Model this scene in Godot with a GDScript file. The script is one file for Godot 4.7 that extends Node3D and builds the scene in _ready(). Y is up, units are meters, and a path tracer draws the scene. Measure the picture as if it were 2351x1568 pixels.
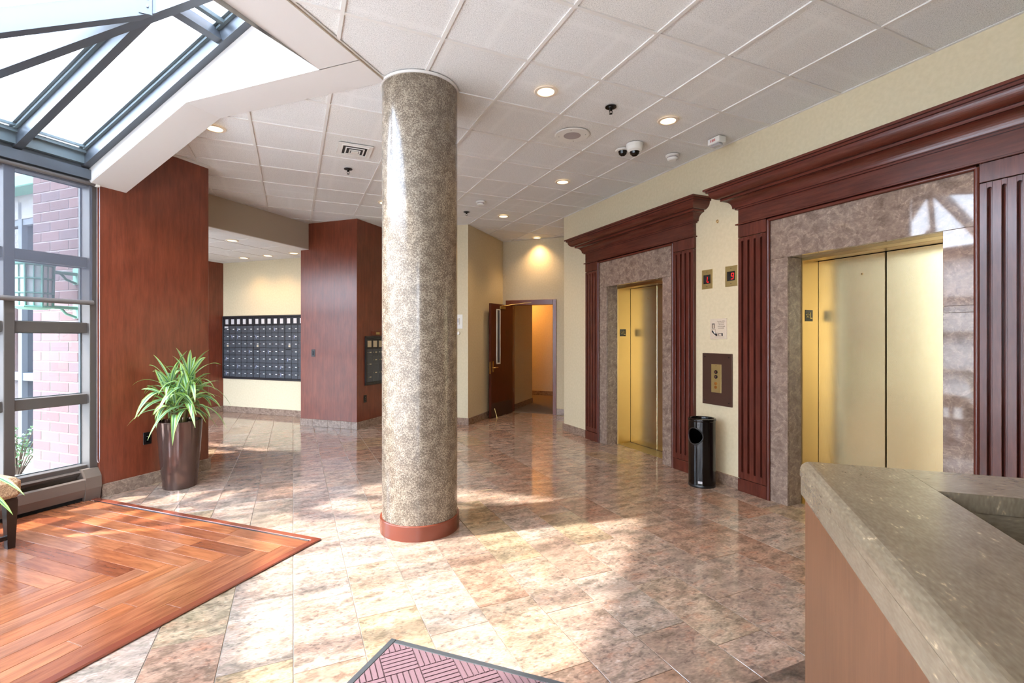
extends Node3D
# Lobby with two elevators. Axes: x right towards the elevator wall, -z into the depth.
# The left half of the building is turned by 45 degrees: there a point is given as (q, height, p).
const K := 0.70710678
const CEIL := 3.37
const TILE := 0.6096
const GX := 1.4849
const GZ := 3.0134
const EYE := 1.4526
const YAW := 0.42485
const FOCAL := 1112.43

var M := {}
var base_of := {}
var taken := {}
var rng := RandomNumberGenerator.new()


class MB:
	var v := PackedVector3Array()
	var n := PackedVector3Array()
	var t := PackedVector2Array()
	var c := PackedColorArray()
	var ix := PackedInt32Array()
	var uo := Vector2.ZERO
	var spin := false
	var colored := false

	func uvof(p: Vector3, nn: Vector3) -> Vector2:
		var a := nn.abs()
		var r := Vector2(p.x, p.y)
		if a.y > a.x and a.y > a.z:
			r = Vector2(p.x, p.z)
		elif a.x > a.z:
			r = Vector2(p.z, p.y)
		if spin:
			r = Vector2(r.y, r.x)
		return r + uo

	func vert(p: Vector3, nn: Vector3, uv: Vector2, col := Color.WHITE) -> int:
		v.append(p)
		n.append(nn)
		t.append(uv)
		c.append(col)
		return v.size() - 1

	# corners run counter-clockwise as seen from outside
	func tri(a: Vector3, b: Vector3, d: Vector3) -> void:
		var nn := (b - a).cross(d - a)
		if nn.length() < 1e-12:
			return
		nn = nn.normalized()
		var i := vert(a, nn, uvof(a, nn))
		vert(b, nn, uvof(b, nn))
		vert(d, nn, uvof(d, nn))
		ix.append_array([i, i + 2, i + 1])

	func quad(a: Vector3, b: Vector3, d: Vector3, e: Vector3) -> void:
		var nn := (d - a).cross(e - b)
		if nn.length() < 1e-12:
			return
		nn = nn.normalized()
		var i := vert(a, nn, uvof(a, nn))
		vert(b, nn, uvof(b, nn))
		vert(d, nn, uvof(d, nn))
		vert(e, nn, uvof(e, nn))
		ix.append_array([i, i + 2, i + 1, i, i + 3, i + 2])

	func quaduv(a: Vector3, b: Vector3, d: Vector3, e: Vector3, ua: Vector2, ub: Vector2, ud: Vector2, ue: Vector2) -> void:
		var nn := (d - a).cross(e - b)
		if nn.length() < 1e-12:
			return
		nn = nn.normalized()
		var i := vert(a, nn, ua + uo)
		vert(b, nn, ub + uo)
		vert(d, nn, ud + uo)
		vert(e, nn, ue + uo)
		ix.append_array([i, i + 2, i + 1, i, i + 3, i + 2])

	func box(lo: Vector3, hi: Vector3, b := 0.0) -> MB:
		var m := Vector3(minf(lo.x, hi.x), minf(lo.y, hi.y), minf(lo.z, hi.z))
		var x := Vector3(maxf(lo.x, hi.x), maxf(lo.y, hi.y), maxf(lo.z, hi.z))
		var s := x - m
		b = minf(b, 0.45 * minf(s.x, minf(s.y, s.z)))
		for ax in 3:
			var u := (ax + 1) % 3
			var w := (ax + 2) % 3
			for sg in [-1, 1]:
				var q := []
				for k in [[-1, -1], [1, -1], [1, 1], [-1, 1]]:
					var p := Vector3.ZERO
					p[ax] = x[ax] if sg > 0 else m[ax]
					p[u] = x[u] - b if k[0] > 0 else m[u] + b
					p[w] = x[w] - b if k[1] > 0 else m[w] + b
					q.append(p)
				if sg > 0:
					quad(q[0], q[1], q[2], q[3])
				else:
					quad(q[3], q[2], q[1], q[0])
		if b > 0.0:
			for ax in 3:
				var u := (ax + 1) % 3
				var w := (ax + 2) % 3
				for su in [-1, 1]:
					for sw in [-1, 1]:
						var q := []
						for k in [[0, -1], [0, 1], [1, 1], [1, -1]]:
							var p := Vector3.ZERO
							p[ax] = x[ax] - b if k[1] > 0 else m[ax] + b
							p[u] = (x[u] if su > 0 else m[u]) - su * (b if k[0] == 1 else 0.0)
							p[w] = (x[w] if sw > 0 else m[w]) - sw * (b if k[0] == 0 else 0.0)
							q.append(p)
						if su * sw > 0:
							quad(q[3], q[2], q[1], q[0])
						else:
							quad(q[0], q[1], q[2], q[3])
			for sx in [-1, 1]:
				for sy in [-1, 1]:
					for sz in [-1, 1]:
						var o := Vector3(x.x if sx > 0 else m.x, x.y if sy > 0 else m.y, x.z if sz > 0 else m.z)
						var a := o - Vector3(0, sy * b, sz * b)
						var d := o - Vector3(sx * b, 0, sz * b)
						var e := o - Vector3(sx * b, sy * b, 0)
						if sx * sy * sz > 0:
							tri(a, d, e)
						else:
							tri(e, d, a)
		return self

	# polygon in (x, z), extruded between two heights
	func slab(poly: PackedVector2Array, y0: float, y1: float) -> MB:
		var pts := poly.duplicate()
		if Geometry2D.is_polygon_clockwise(pts):
			pts.reverse()
		var tr := Geometry2D.triangulate_polygon(pts)
		for i in range(0, tr.size(), 3):
			var a := pts[tr[i]]
			var b := pts[tr[i + 1]]
			var d := pts[tr[i + 2]]
			if (b - a).cross(d - a) < 0:
				var sw := b
				b = d
				d = sw
			tri(Vector3(a.x, y1, a.y), Vector3(d.x, y1, d.y), Vector3(b.x, y1, b.y))
			tri(Vector3(a.x, y0, a.y), Vector3(b.x, y0, b.y), Vector3(d.x, y0, d.y))
		for i in pts.size():
			var a := pts[i]
			var b := pts[(i + 1) % pts.size()]
			quad(Vector3(a.x, y1, a.y), Vector3(b.x, y1, b.y), Vector3(b.x, y0, b.y), Vector3(a.x, y0, a.y))
		return self

	# straight bar: section spanned by half-vectors around the line a-b, lifted by up
	func bar(a: Vector3, b: Vector3, side: Vector3, up: Vector3) -> MB:
		var q := [a - side, a + side, a + side + up, a - side + up, b - side, b + side, b + side + up, b - side + up]
		var flip := (b - a).dot(side.cross(up)) < 0
		for f in [[0, 3, 2, 1], [4, 5, 6, 7], [0, 1, 5, 4], [1, 2, 6, 5], [2, 3, 7, 6], [3, 0, 4, 7]]:
			var l := (b - a).length()
			var k := [q[f[0]], q[f[1]], q[f[2]], q[f[3]]]
			if flip:
				k.reverse()
			quad(k[0], k[1], k[2], k[3])
		return self

	# turned shape: profile of (radius, height), round the y axis at centre o
	func lathe(o: Vector3, prof: Array, seg := 32, sx := 1.0, sz := 1.0) -> MB:
		var far := 0.0
		for j in prof.size() - 1:
			var a: Vector2 = prof[j]
			var b: Vector2 = prof[j + 1]
			var d := b - a
			if d.length() < 1e-7:
				continue
			var start := v.size()
			for i in seg + 1:
				var an := TAU * i / seg
				var cs := cos(an)
				var sn := sin(an)
				var nn := Vector3(cs * d.y / sx, -d.x, sn * d.y / sz).normalized()
				vert(o + Vector3(cs * a.x * sx, a.y, sn * a.x * sz), nn, Vector2(an * maxf(a.x, b.x), far) + uo)
				vert(o + Vector3(cs * b.x * sx, b.y, sn * b.x * sz), nn, Vector2(an * maxf(a.x, b.x), far + d.length()) + uo)
			for i in seg:
				var s0 := start + i * 2
				ix.append_array([s0, s0 + 2, s0 + 1, s0 + 1, s0 + 2, s0 + 3])
			far += d.length()
		return self

	func tube(pts: Array, r, seg := 8) -> MB:
		var up := Vector3.UP
		var first := v.size()
		var rings := 0
		for k in pts.size():
			var p: Vector3 = pts[k]
			var d: Vector3 = (pts[mini(k + 1, pts.size() - 1)] - pts[maxi(k - 1, 0)]).normalized()
			if absf(d.dot(up)) > 0.95:
				up = Vector3.RIGHT if absf(d.dot(Vector3.RIGHT)) < 0.9 else Vector3.BACK
			var s := d.cross(up).normalized()
			up = s.cross(d).normalized()
			var rad: float = r[k] if r is Array else r
			for i in seg + 1:
				var an := TAU * i / seg
				var nn := s * cos(an) + up * sin(an)
				vert(p + nn * rad, nn, Vector2(an * rad, k * 0.05) + uo)
			rings += 1
		for k in rings - 1:
			for i in seg:
				var a := first + k * (seg + 1) + i
				var b := a + seg + 1
				ix.append_array([a, a + 1, b, a + 1, b + 1, b])
		for e in [0, rings - 1]:
			var o: Vector3 = pts[e]
			for i in seg:
				var a: Vector3 = v[first + e * (seg + 1) + i]
				var b: Vector3 = v[first + e * (seg + 1) + i + 1]
				if e == 0:
					tri(o, b, a)
				else:
					tri(o, a, b)
		return self

	# profile of (x, y) points extruded along z
	func extrude_z(prof: PackedVector2Array, z0: float, z1: float) -> MB:
		var pts := prof.duplicate()
		if Geometry2D.is_polygon_clockwise(pts):
			pts.reverse()
		var far := 0.0
		for i in pts.size():
			var a := pts[i]
			var b := pts[(i + 1) % pts.size()]
			var l := (b - a).length()
			quaduv(Vector3(a.x, a.y, z0), Vector3(b.x, b.y, z0), Vector3(b.x, b.y, z1), Vector3(a.x, a.y, z1), Vector2(far, z0), Vector2(far + l, z0), Vector2(far + l, z1), Vector2(far, z1))
			far += l
		var tr := Geometry2D.triangulate_polygon(pts)
		for i in range(0, tr.size(), 3):
			var a := pts[tr[i]]
			var b := pts[tr[i + 1]]
			var d := pts[tr[i + 2]]
			if (b - a).cross(d - a) < 0:
				var sw := b
				b = d
				d = sw
			tri(Vector3(a.x, a.y, z1), Vector3(b.x, b.y, z1), Vector3(d.x, d.y, z1))
			tri(Vector3(a.x, a.y, z0), Vector3(d.x, d.y, z0), Vector3(b.x, b.y, z0))
		return self

	func mesh(shift := Vector3.ZERO) -> ArrayMesh:
		var arr := []
		arr.resize(Mesh.ARRAY_MAX)
		var w := v.duplicate()
		if shift != Vector3.ZERO:
			for i in w.size():
				w[i] -= shift
		arr[Mesh.ARRAY_VERTEX] = w
		arr[Mesh.ARRAY_NORMAL] = n
		arr[Mesh.ARRAY_TEX_UV] = t
		if colored:
			arr[Mesh.ARRAY_COLOR] = c
		arr[Mesh.ARRAY_INDEX] = ix
		var m := ArrayMesh.new()
		m.add_surface_from_arrays(Mesh.PRIMITIVE_TRIANGLES, arr)
		return m


# ---------------------------------------------------------------- helpers
func W(q: float, y: float, p: float) -> Vector3:
	return Vector3((p + q) * K, y, (p - q) * K)


func W2(q: float, p: float) -> Vector2:
	return Vector2((p + q) * K, (p - q) * K)


func nb(seed_uv := true) -> MB:
	var m := MB.new()
	if seed_uv:
		m.uo = Vector2(rng.randf() * 7.0, rng.randf() * 7.0)
	return m


func numbered(called: String) -> String:
	if not taken.has(called):
		taken[called] = 0
		return called
	taken[called] += 1
	return "%s_%03d" % [called, taken[called]]


# frame 0: world axes; frame 1: the turned part of the building, local axes (q, height, p)
func thing(called: String, label: String, category: String, at: Vector3, frame := 0, group := "") -> Node3D:
	var o := Node3D.new()
	o.name = numbered(called)
	add_child(o)
	o.position = W(at.x, at.y, at.z) if frame == 1 else at
	o.rotation.y = PI / 4 * frame
	o.set_meta("label", label)
	o.set_meta("category", category)
	if group:
		o.set_meta("group", group)
	base_of[o] = at
	return o


func struct(called: String, label: String, at := Vector3.ZERO, frame := 0) -> Node3D:
	var o := Node3D.new()
	o.name = numbered(called)
	add_child(o)
	o.position = W(at.x, at.y, at.z) if frame == 1 else at
	o.rotation.y = PI / 4 * frame
	o.set_meta("label", label)
	o.set_meta("kind", "structure")
	base_of[o] = at
	return o


func part(mb: MB, called: String, mat: Material, parent: Node3D, label := "") -> MeshInstance3D:
	var o := MeshInstance3D.new()
	o.name = called
	var b: Vector3 = base_of.get(parent, Vector3.ZERO)
	o.mesh = mb.mesh(b)
	o.material_override = mat
	parent.add_child(o, true)
	base_of[o] = b
	if label:
		o.set_meta("label", label)
	return o


# a shared mesh, built round its own origin, set at a place given in the frame of the thing
func inst(mesh: Mesh, called: String, mat: Material, parent: Node3D, at: Vector3, turn := 0.0) -> MeshInstance3D:
	var o := MeshInstance3D.new()
	o.name = called
	o.mesh = mesh
	o.material_override = mat
	var b: Vector3 = base_of.get(parent, Vector3.ZERO)
	parent.add_child(o, true)
	o.position = at - b
	o.rotation.y = turn
	base_of[o] = Vector3.ZERO
	return o


func project(x: float, y: float, z: float) -> Vector3:
	var r := x * cos(YAW) + z * sin(YAW)
	var d := x * sin(YAW) - z * cos(YAW)
	if d < 0.05:
		return Vector3(-1, -1, -1)
	return Vector3(1175.5 + FOCAL * r / d, 777.42 - FOCAL * (y - EYE) / d, d)


# ---------------------------------------------------------------- materials
func mat(called: String, col: Color, rough := 0.5, metal := 0.0, spec := 0.5) -> StandardMaterial3D:
	var m := StandardMaterial3D.new()
	m.resource_name = called
	m.albedo_color = col
	m.roughness = rough
	m.metallic = metal
	m.metallic_specular = spec
	M[called] = m
	return m


func tmat(called: String, tex: Texture2D, scale: float, rough := 0.5, tint := Color.WHITE, metal := 0.0) -> StandardMaterial3D:
	var m := mat(called, tint, rough, metal)
	m.albedo_texture = tex
	m.uv1_scale = Vector3(scale, scale, scale)
	return m


func nz(size: int, freq: float, oct: int, sd: int, kind := FastNoiseLite.TYPE_SIMPLEX_SMOOTH, sx := 1.0, sy := 1.0, warp := 0.0, fractal := FastNoiseLite.FRACTAL_FBM) -> PackedByteArray:
	var f := FastNoiseLite.new()
	f.noise_type = kind
	f.seed = sd
	f.frequency = freq / size
	f.fractal_type = fractal if oct > 1 else FastNoiseLite.FRACTAL_NONE
	f.fractal_octaves = oct
	if warp > 0.0:
		f.domain_warp_enabled = true
		f.domain_warp_amplitude = warp
		f.domain_warp_frequency = freq * 0.7 / size
		f.domain_warp_fractal_octaves = 3
	var im := f.get_seamless_image(maxi(8, int(size / sx)), maxi(8, int(size / sy)), false, false, 0.15, true)
	im.convert(Image.FORMAT_L8)
	if sx != 1.0 or sy != 1.0:
		im.resize(size, size, Image.INTERPOLATE_CUBIC)
	return im.get_data()


func to_tex(size: int, data: PackedByteArray) -> ImageTexture:
	return ImageTexture.create_from_image(Image.create_from_data(size, size, false, Image.FORMAT_RGB8, data))


func sm(a: float, b: float, x: float) -> float:
	var t := clampf((x - a) / (b - a), 0.0, 1.0)
	return t * t * (3.0 - 2.0 * t)


func ramp_tex(size: int, src: PackedByteArray, stops: Array) -> ImageTexture:
	# colours by the value of a pattern; stops of [value 0..255, Color]
	var lut := PackedByteArray()
	lut.resize(768)
	for i in 256:
		var col: Color = stops[0][1]
		for k in stops.size() - 1:
			if i >= stops[k][0]:
				col = (stops[k][1] as Color).lerp(stops[k + 1][1], clampf((i - stops[k][0]) / float(stops[k + 1][0] - stops[k][0]), 0.0, 1.0))
		lut[i * 3] = int(col.r8)
		lut[i * 3 + 1] = int(col.g8)
		lut[i * 3 + 2] = int(col.b8)
	var out := PackedByteArray()
	out.resize(size * size * 3)
	for i in size * size:
		var k := src[i] * 3
		out[i * 3] = lut[k]
		out[i * 3 + 1] = lut[k + 1]
		out[i * 3 + 2] = lut[k + 2]
	return to_tex(size, out)


func blend(a: PackedByteArray, wa: float, b: PackedByteArray, wb: float, off := 0.0) -> PackedByteArray:
	var o := PackedByteArray()
	o.resize(a.size())
	for i in a.size():
		o[i] = clampi(int(a[i] * wa + b[i] * wb + off), 0, 255)
	return o


func gray_tex(size: int, src: PackedByteArray) -> ImageTexture:
	return ImageTexture.create_from_image(Image.create_from_data(size, size, false, Image.FORMAT_L8, src))


func floor_marble() -> ImageTexture:
	var s := 896
	var a := nz(s, 7, 3, 11, FastNoiseLite.TYPE_SIMPLEX_SMOOTH, 2.0, 1.0, 30.0)
	var b := nz(s, 120, 4, 12, FastNoiseLite.TYPE_SIMPLEX_SMOOTH, 2.6, 1.0)
	var d := nz(s, 15, 5, 13, FastNoiseLite.TYPE_SIMPLEX_SMOOTH, 1.7, 1.0, 24.0)
	var e := nz(s, 44, 4, 14, FastNoiseLite.TYPE_SIMPLEX_SMOOTH, 1.3, 1.0, 14.0)
	var hh := nz(s, 16, 4, 16, FastNoiseLite.TYPE_SIMPLEX_SMOOTH, 4.0, 1.0, 16.0)
	var g := nz(s, 5, 4, 15, FastNoiseLite.TYPE_SIMPLEX_SMOOTH, 1.6, 1.0, 50.0, FastNoiseLite.FRACTAL_RIDGED)
	var out := PackedByteArray()
	out.resize(s * s * 3)
	for i in s * s:
		var va := a[i] / 255.0
		var vb := (b[i] - 128) / 255.0
		var vd := d[i] / 255.0
		var ve := e[i] / 255.0
		# tan to rose
		var r := 0.65 - 0.045 * va
		var gg := 0.585 - 0.07 * va
		var bb := 0.53 - 0.075 * va
		if vd > 0.5:
			var w := minf((vd - 0.5) * 2.6, 0.62)       # olive-grey blotches
			r += (0.45 - r) * w
			gg += (0.41 - gg) * w
			bb += (0.36 - bb) * w
		elif vd < 0.34:
			var w := minf((0.34 - vd) * 1.6, 0.3)     # rust
			r += (0.68 - r) * w
			gg += (0.46 - gg) * w
			bb += (0.36 - bb) * w
		if ve > 0.62:
			var w := minf((ve - 0.62) * 3.0, 0.6)      # dark pepper
			r += (0.40 - r) * w
			gg += (0.36 - gg) * w
			bb += (0.33 - bb) * w
		elif ve < 0.27:
			var w := minf((0.27 - ve) * 2.5, 0.4)      # pale flecks
			r += (0.78 - r) * w
			gg += (0.76 - gg) * w
			bb += (0.73 - bb) * w
		if g[i] > 244:
			r += (0.68 - r) * 0.35
			gg += (0.42 - gg) * 0.35
			bb += (0.33 - bb) * 0.35
		var f := 1.0 + vb * 0.30 + (hh[i] - 128) / 255.0 * 0.30
		out[i * 3] = clampi(int(r * f * 255), 0, 255)
		out[i * 3 + 1] = clampi(int(gg * f * 255), 0, 255)
		out[i * 3 + 2] = clampi(int(bb * f * 255), 0, 255)
	return to_tex(s, out)


func wood_tex(sd: int, dark: Color, mid: Color, light: Color, s := 512) -> ImageTexture:
	# grain runs along v
	var a := nz(s, 26, 3, sd, FastNoiseLite.TYPE_SIMPLEX_SMOOTH, 1.0, 14.0)
	var b := nz(s, 110, 2, sd + 1, FastNoiseLite.TYPE_SIMPLEX_SMOOTH, 1.0, 10.0)
	var d := nz(s, 5, 2, sd + 2, FastNoiseLite.TYPE_SIMPLEX_SMOOTH, 1.0, 2.0)
	return ramp_tex(s, blend(blend(a, 0.55, b, 0.35), 1.0, d, 0.35, -32.0), [[40, dark], [125, mid], [215, light]])


func make_materials() -> void:
	# stone
	var fm := floor_marble()
	var tints := [Color(1, 1, 1), Color(0.96, 0.93, 0.91), Color(1.0, 0.97, 0.93), Color(0.94, 0.92, 0.91), Color(0.97, 0.90, 0.86), Color(1.0, 0.98, 0.97), Color(0.96, 0.94, 0.86), Color(0.91, 0.87, 0.85), Color(0.98, 0.95, 0.94), Color(0.95, 0.87, 0.82)]
	for k in tints.size():
		var m := tmat("floor_stone_%d" % k, fm, 0.62, 0.075, tints[k])
		m.metallic_specular = 0.58
		m.uv1_triplanar = true
		m.uv1_world_triplanar = true
		m.uv1_offset = Vector3(k * 0.373, 0, k * 0.619)
	var ps := 512
	var pm := blend(nz(ps, 7, 5, 21, FastNoiseLite.TYPE_SIMPLEX_SMOOTH, 1.0, 1.0, 90.0, FastNoiseLite.FRACTAL_RIDGED), 0.72, nz(ps, 46, 4, 22, FastNoiseLite.TYPE_SIMPLEX_SMOOTH, 1.6, 1.0, 24.0), 0.42, -14.0)
	var ptex := ramp_tex(ps, pm, [[30, Color(0.37, 0.31, 0.27)], [100, Color(0.455, 0.385, 0.34)], [160, Color(0.52, 0.445, 0.395)], [205, Color(0.585, 0.51, 0.455)], [235, Color(0.69, 0.61, 0.555)]])
	tmat("portal_stone", ptex, 1.1, 0.04)
	tmat("portal_stone_pale", ptex, 1.1, 0.04, Color(1.06, 1.04, 1.04))
	tmat("base_stone", ptex, 1.6, 0.25, Color(1.02, 1.0, 0.97))
	var cm := blend(nz(ps, 90, 4, 31, FastNoiseLite.TYPE_SIMPLEX_SMOOTH, 3.2, 1.0), 0.62, nz(ps, 11, 4, 32, FastNoiseLite.TYPE_SIMPLEX_SMOOTH, 2.0, 1.0, 30.0), 0.42)
	tmat("counter_stone", ramp_tex(ps, cm, [[40, Color(0.43, 0.38, 0.31)], [125, Color(0.485, 0.43, 0.355)], [190, Color(0.525, 0.47, 0.39)], [204, Color(0.60, 0.52, 0.415)], [225, Color(0.74, 0.67, 0.56)]]), 1.3, 0.22)
	var lm := blend(nz(ps, 62, 3, 41, FastNoiseLite.TYPE_SIMPLEX_SMOOTH, 1.0, 1.0, 14.0), 0.95, nz(ps, 8, 3, 42), 0.35, -42.0)
	tmat("column_stone", ramp_tex(ps, lm, [[60, Color(0.345, 0.30, 0.255)], [112, Color(0.405, 0.355, 0.30)], [136, Color(0.50, 0.445, 0.38)], [185, Color(0.60, 0.545, 0.475)]]), 1.3, 0.2)
	# wood
	var mah := wood_tex(51, Color(0.375, 0.175, 0.11), Color(0.435, 0.21, 0.135), Color(0.49, 0.25, 0.165))
	tmat("mahogany", mah, 0.8, 0.28)
	tmat("portal_wood", wood_tex(55, Color(0.27, 0.125, 0.095), Color(0.315, 0.145, 0.11), Color(0.36, 0.17, 0.13)), 0.9, 0.22)
	tmat("counter_wood", wood_tex(58, Color(0.385, 0.25, 0.17), Color(0.425, 0.28, 0.19), Color(0.465, 0.31, 0.215)), 0.9, 0.4)
	var pw := wood_tex(61, Color(0.475, 0.285, 0.195), Color(0.555, 0.35, 0.245), Color(0.63, 0.415, 0.295))
	var ptint := [Color(1, 1, 1), Color(0.90, 0.82, 0.78), Color(1.06, 1.02, 0.95), Color(0.96, 0.90, 0.85), Color(0.84, 0.74, 0.70), Color(1.02, 0.94, 0.84)]
	for k in ptint.size():
		tmat("plank_%d" % k, pw, 0.9, 0.2, ptint[k])
	mat("plank_joint", Color(0.72, 0.60, 0.53), 0.5)
	mat("border_wood", Color(0.43, 0.21, 0.145), 0.22)
	mat("dark_strip", Color(0.10, 0.08, 0.09), 0.3)
	tmat("door_wood", mah, 0.8, 0.3, Color(0.64, 0.54, 0.5))
	# walls and ceiling
	var wm := nz(ps, 30, 4, 71)
	tmat("wallpaper", ramp_tex(ps, wm, [[0, Color(0.76, 0.70, 0.575)], [128, Color(0.78, 0.72, 0.595)], [255, Color(0.80, 0.74, 0.615)]]), 0.7, 0.7)
	mat("paint_white", Color(0.79, 0.765, 0.74), 0.75)
	mat("paint_tan", Color(0.68, 0.62, 0.54), 0.75)
	mat("grid_white", Color(0.84, 0.825, 0.80), 0.5)
	mat("roof_grey", Color(0.5, 0.5, 0.5), 0.9)
	mat("grout", Color(0.74, 0.70, 0.65), 0.7)
	var spk := nz(ps, 150, 2, 81)
	var spl := nz(ps, 52, 2, 82)
	var cdat := PackedByteArray()
	cdat.resize(ps * ps * 3)
	for i in ps * ps:
		var c := 224 + (spl[i] - 128) / 14
		if spk[i] > 172:
			c -= mini((spk[i] - 172) * 4, 80)
		cdat[i * 3] = c
		cdat[i * 3 + 1] = c - 1
		cdat[i * 3 + 2] = c - 4
	var ctex := to_tex(ps, cdat)
	for k in 3:
		var m := tmat("ceiling_board_%d" % k, ctex, 1.35, 0.85, [Color(1, 1, 1), Color(0.985, 0.98, 0.975), Color(1, 0.995, 0.985)][k])
		m.uv1_triplanar = true
		m.uv1_world_triplanar = true
		m.uv1_offset = Vector3(k * 0.31, 0, k * 0.57)
	# metals
	var br := nz(ps, 170, 2, 91, FastNoiseLite.TYPE_SIMPLEX_SMOOTH, 1.0, 26.0)
	var brass := tmat("brass_door", ramp_tex(ps, br, [[0, Color(0.81, 0.735, 0.555)], [255, Color(0.87, 0.80, 0.63)]]), 1.2, 0.3, Color.WHITE, 1.0)
	brass.roughness = 0.27
	var bj := mat("brass_jamb", Color(0.76, 0.64, 0.42), 0.3, 1.0)
	bj.roughness = 0.3
	mat("brass_plate", Color(0.72, 0.64, 0.42), 0.4, 0.85)
	mat("brass_bright", Color(0.86, 0.70, 0.40), 0.22, 1.0)
	mat("bronze_plate", Color(0.33, 0.24, 0.20), 0.38, 0.6)
	mat("window_frame", Color(0.33, 0.305, 0.285), 0.42, 0.35)
	mat("skylight_frame", Color(0.30, 0.315, 0.335), 0.4, 0.35)
	mat("glazing_bead", Color(0.36, 0.40, 0.41), 0.4, 0.2)
	mat("radiator_metal", Color(0.43, 0.375, 0.335), 0.4, 0.3)
	mat("black_gap", Color(0.02, 0.02, 0.02), 0.8)
	mat("vent_dark", Color(0.22, 0.21, 0.2), 0.8)
	mat("chrome", Color(0.75, 0.75, 0.76), 0.15, 1.0)
	mat("dark_metal", Color(0.16, 0.15, 0.14), 0.35, 0.7)
	mat("black_gloss", Color(0.022, 0.023, 0.025), 0.16)
	mat("black_plastic", Color(0.05, 0.045, 0.045), 0.35)
	mat("mailbox_paint", Color(0.25, 0.265, 0.285), 0.3)
	mat("mailbox_frame", Color(0.13, 0.13, 0.14), 0.34)
	mat("label_white", Color(0.88, 0.88, 0.86), 0.6)
	mat("label_grey", Color(0.72, 0.71, 0.71), 0.6)
	mat("label_beige", Color(0.76, 0.70, 0.58), 0.6)
	mat("sticker_blue", Color(0.60, 0.63, 0.74), 0.6)
	mat("white_plastic", Color(0.87, 0.86, 0.83), 0.45)
	mat("grey_plastic", Color(0.66, 0.62, 0.61), 0.6)
	mat("smoked_dome", Color(0.035, 0.032, 0.035), 0.06)
	mat("lamp_trim", Color(0.86, 0.80, 0.72), 0.5)
	var lens := mat("lamp_lens", Color(1, 0.93, 0.8), 0.4)
	lens.emission_enabled = true
	lens.emission = Color(1.0, 0.88, 0.66)
	lens.emission_energy_multiplier = 2.4
	var red := mat("red_led", Color(0.8, 0.05, 0.05), 0.4)
	red.emission_enabled = true
	red.emission = Color(1.0, 0.06, 0.08)
	red.emission_energy_multiplier = 1.6
	mat("red_print", Color(0.72, 0.12, 0.10), 0.6)
	mat("dark_print", Color(0.09, 0.085, 0.09), 0.6)
	mat("brown_print", Color(0.50, 0.42, 0.34), 0.6)
	mat("sign_plate", Color(0.86, 0.80, 0.71), 0.3, 0.3)
	mat("clear_lens", Color(0.78, 0.78, 0.80), 0.12, 0.5)
	# glass and cloth
	var gl := mat("glass", Color(0.9, 0.95, 1.0, 0.05), 0.0)
	gl.transparency = BaseMaterial3D.TRANSPARENCY_ALPHA
	var tg := mat("tinted_glass", Color(0.28, 0.30, 0.34, 0.38), 0.0)
	tg.transparency = BaseMaterial3D.TRANSPARENCY_ALPHA
	var dg := mat("dark_glass", Color(0.10, 0.115, 0.15, 0.25), 0.0)
	dg.transparency = BaseMaterial3D.TRANSPARENCY_ALPHA
	var hz := mat("hazy_glass", Color(0.95, 0.97, 1.0, 0.5), 0.45)
	hz.transparency = BaseMaterial3D.TRANSPARENCY_ALPHA
	hz.backlight_enabled = true
	hz.backlight = Color(1, 1, 1)
	var sw := mat("shade_white", Color(0.86, 0.85, 0.82, 0.97), 0.9)
	sw.transparency = BaseMaterial3D.TRANSPARENCY_ALPHA
	sw.backlight_enabled = true
	sw.backlight = Color(1, 1, 1)
	var sh := mat("shade_cloth", Color(0.36, 0.37, 0.41, 0.62), 0.9)
	sh.transparency = BaseMaterial3D.TRANSPARENCY_ALPHA
	mat("shade_bar", Color(0.36, 0.335, 0.32), 0.45)
	mat("mat_rubber", Color(0.20, 0.21, 0.22), 0.65)
	var mm := nz(256, 90, 2, 101)
	tmat("mat_carpet", ramp_tex(256, mm, [[60, Color(0.34, 0.25, 0.265)], [128, Color(0.42, 0.315, 0.335)], [200, Color(0.50, 0.40, 0.415)]]), 6.0, 0.95)
	tmat("mat_groove", ramp_tex(256, mm, [[60, Color(0.24, 0.165, 0.175)], [200, Color(0.32, 0.23, 0.24)]]), 6.0, 0.95)
	tmat("hall_carpet", ramp_tex(256, mm, [[60, Color(0.36, 0.31, 0.27)], [200, Color(0.52, 0.46, 0.40)]]), 3.0, 0.95)
	var up := nz(256, 16, 2, 103, FastNoiseLite.TYPE_SIMPLEX_SMOOTH, 1.0, 1.0, 40.0, FastNoiseLite.FRACTAL_RIDGED)
	tmat("upholstery", ramp_tex(256, up, [[120, Color(0.74, 0.60, 0.45)], [185, Color(0.66, 0.52, 0.38)], [200, Color(0.36, 0.24, 0.16)], [240, Color(0.30, 0.20, 0.14)]]), 5.0, 0.85)
	mat("espresso_wood", Color(0.10, 0.065, 0.05), 0.25)
	# plants, pot, street
	var lf := mat("leaf", Color.WHITE, 0.38)
	lf.vertex_color_use_as_albedo = true
	lf.backlight_enabled = true
	lf.backlight = Color(0.5, 0.6, 0.3)
	mat("stem", Color(0.42, 0.37, 0.22), 0.7)
	mat("soil", Color(0.05, 0.04, 0.035), 0.9)
	mat("pot_glaze", Color(0.37, 0.29, 0.26), 0.09, 0.6)
	mat("shrub_leaf", Color(0.30, 0.42, 0.26), 0.6)
	mat("shrub_stem", Color(0.30, 0.24, 0.18), 0.8)
	for k in 5:
		mat("brick_%d" % k, [Color(0.36, 0.265, 0.26), Color(0.38, 0.28, 0.275), Color(0.35, 0.255, 0.25), Color(0.34, 0.265, 0.27), Color(0.395, 0.29, 0.28)][k], 0.9)
	mat("mortar", Color(0.54, 0.49, 0.475), 0.95)
	mat("patina", Color(0.40, 0.60, 0.52), 0.6)
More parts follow.
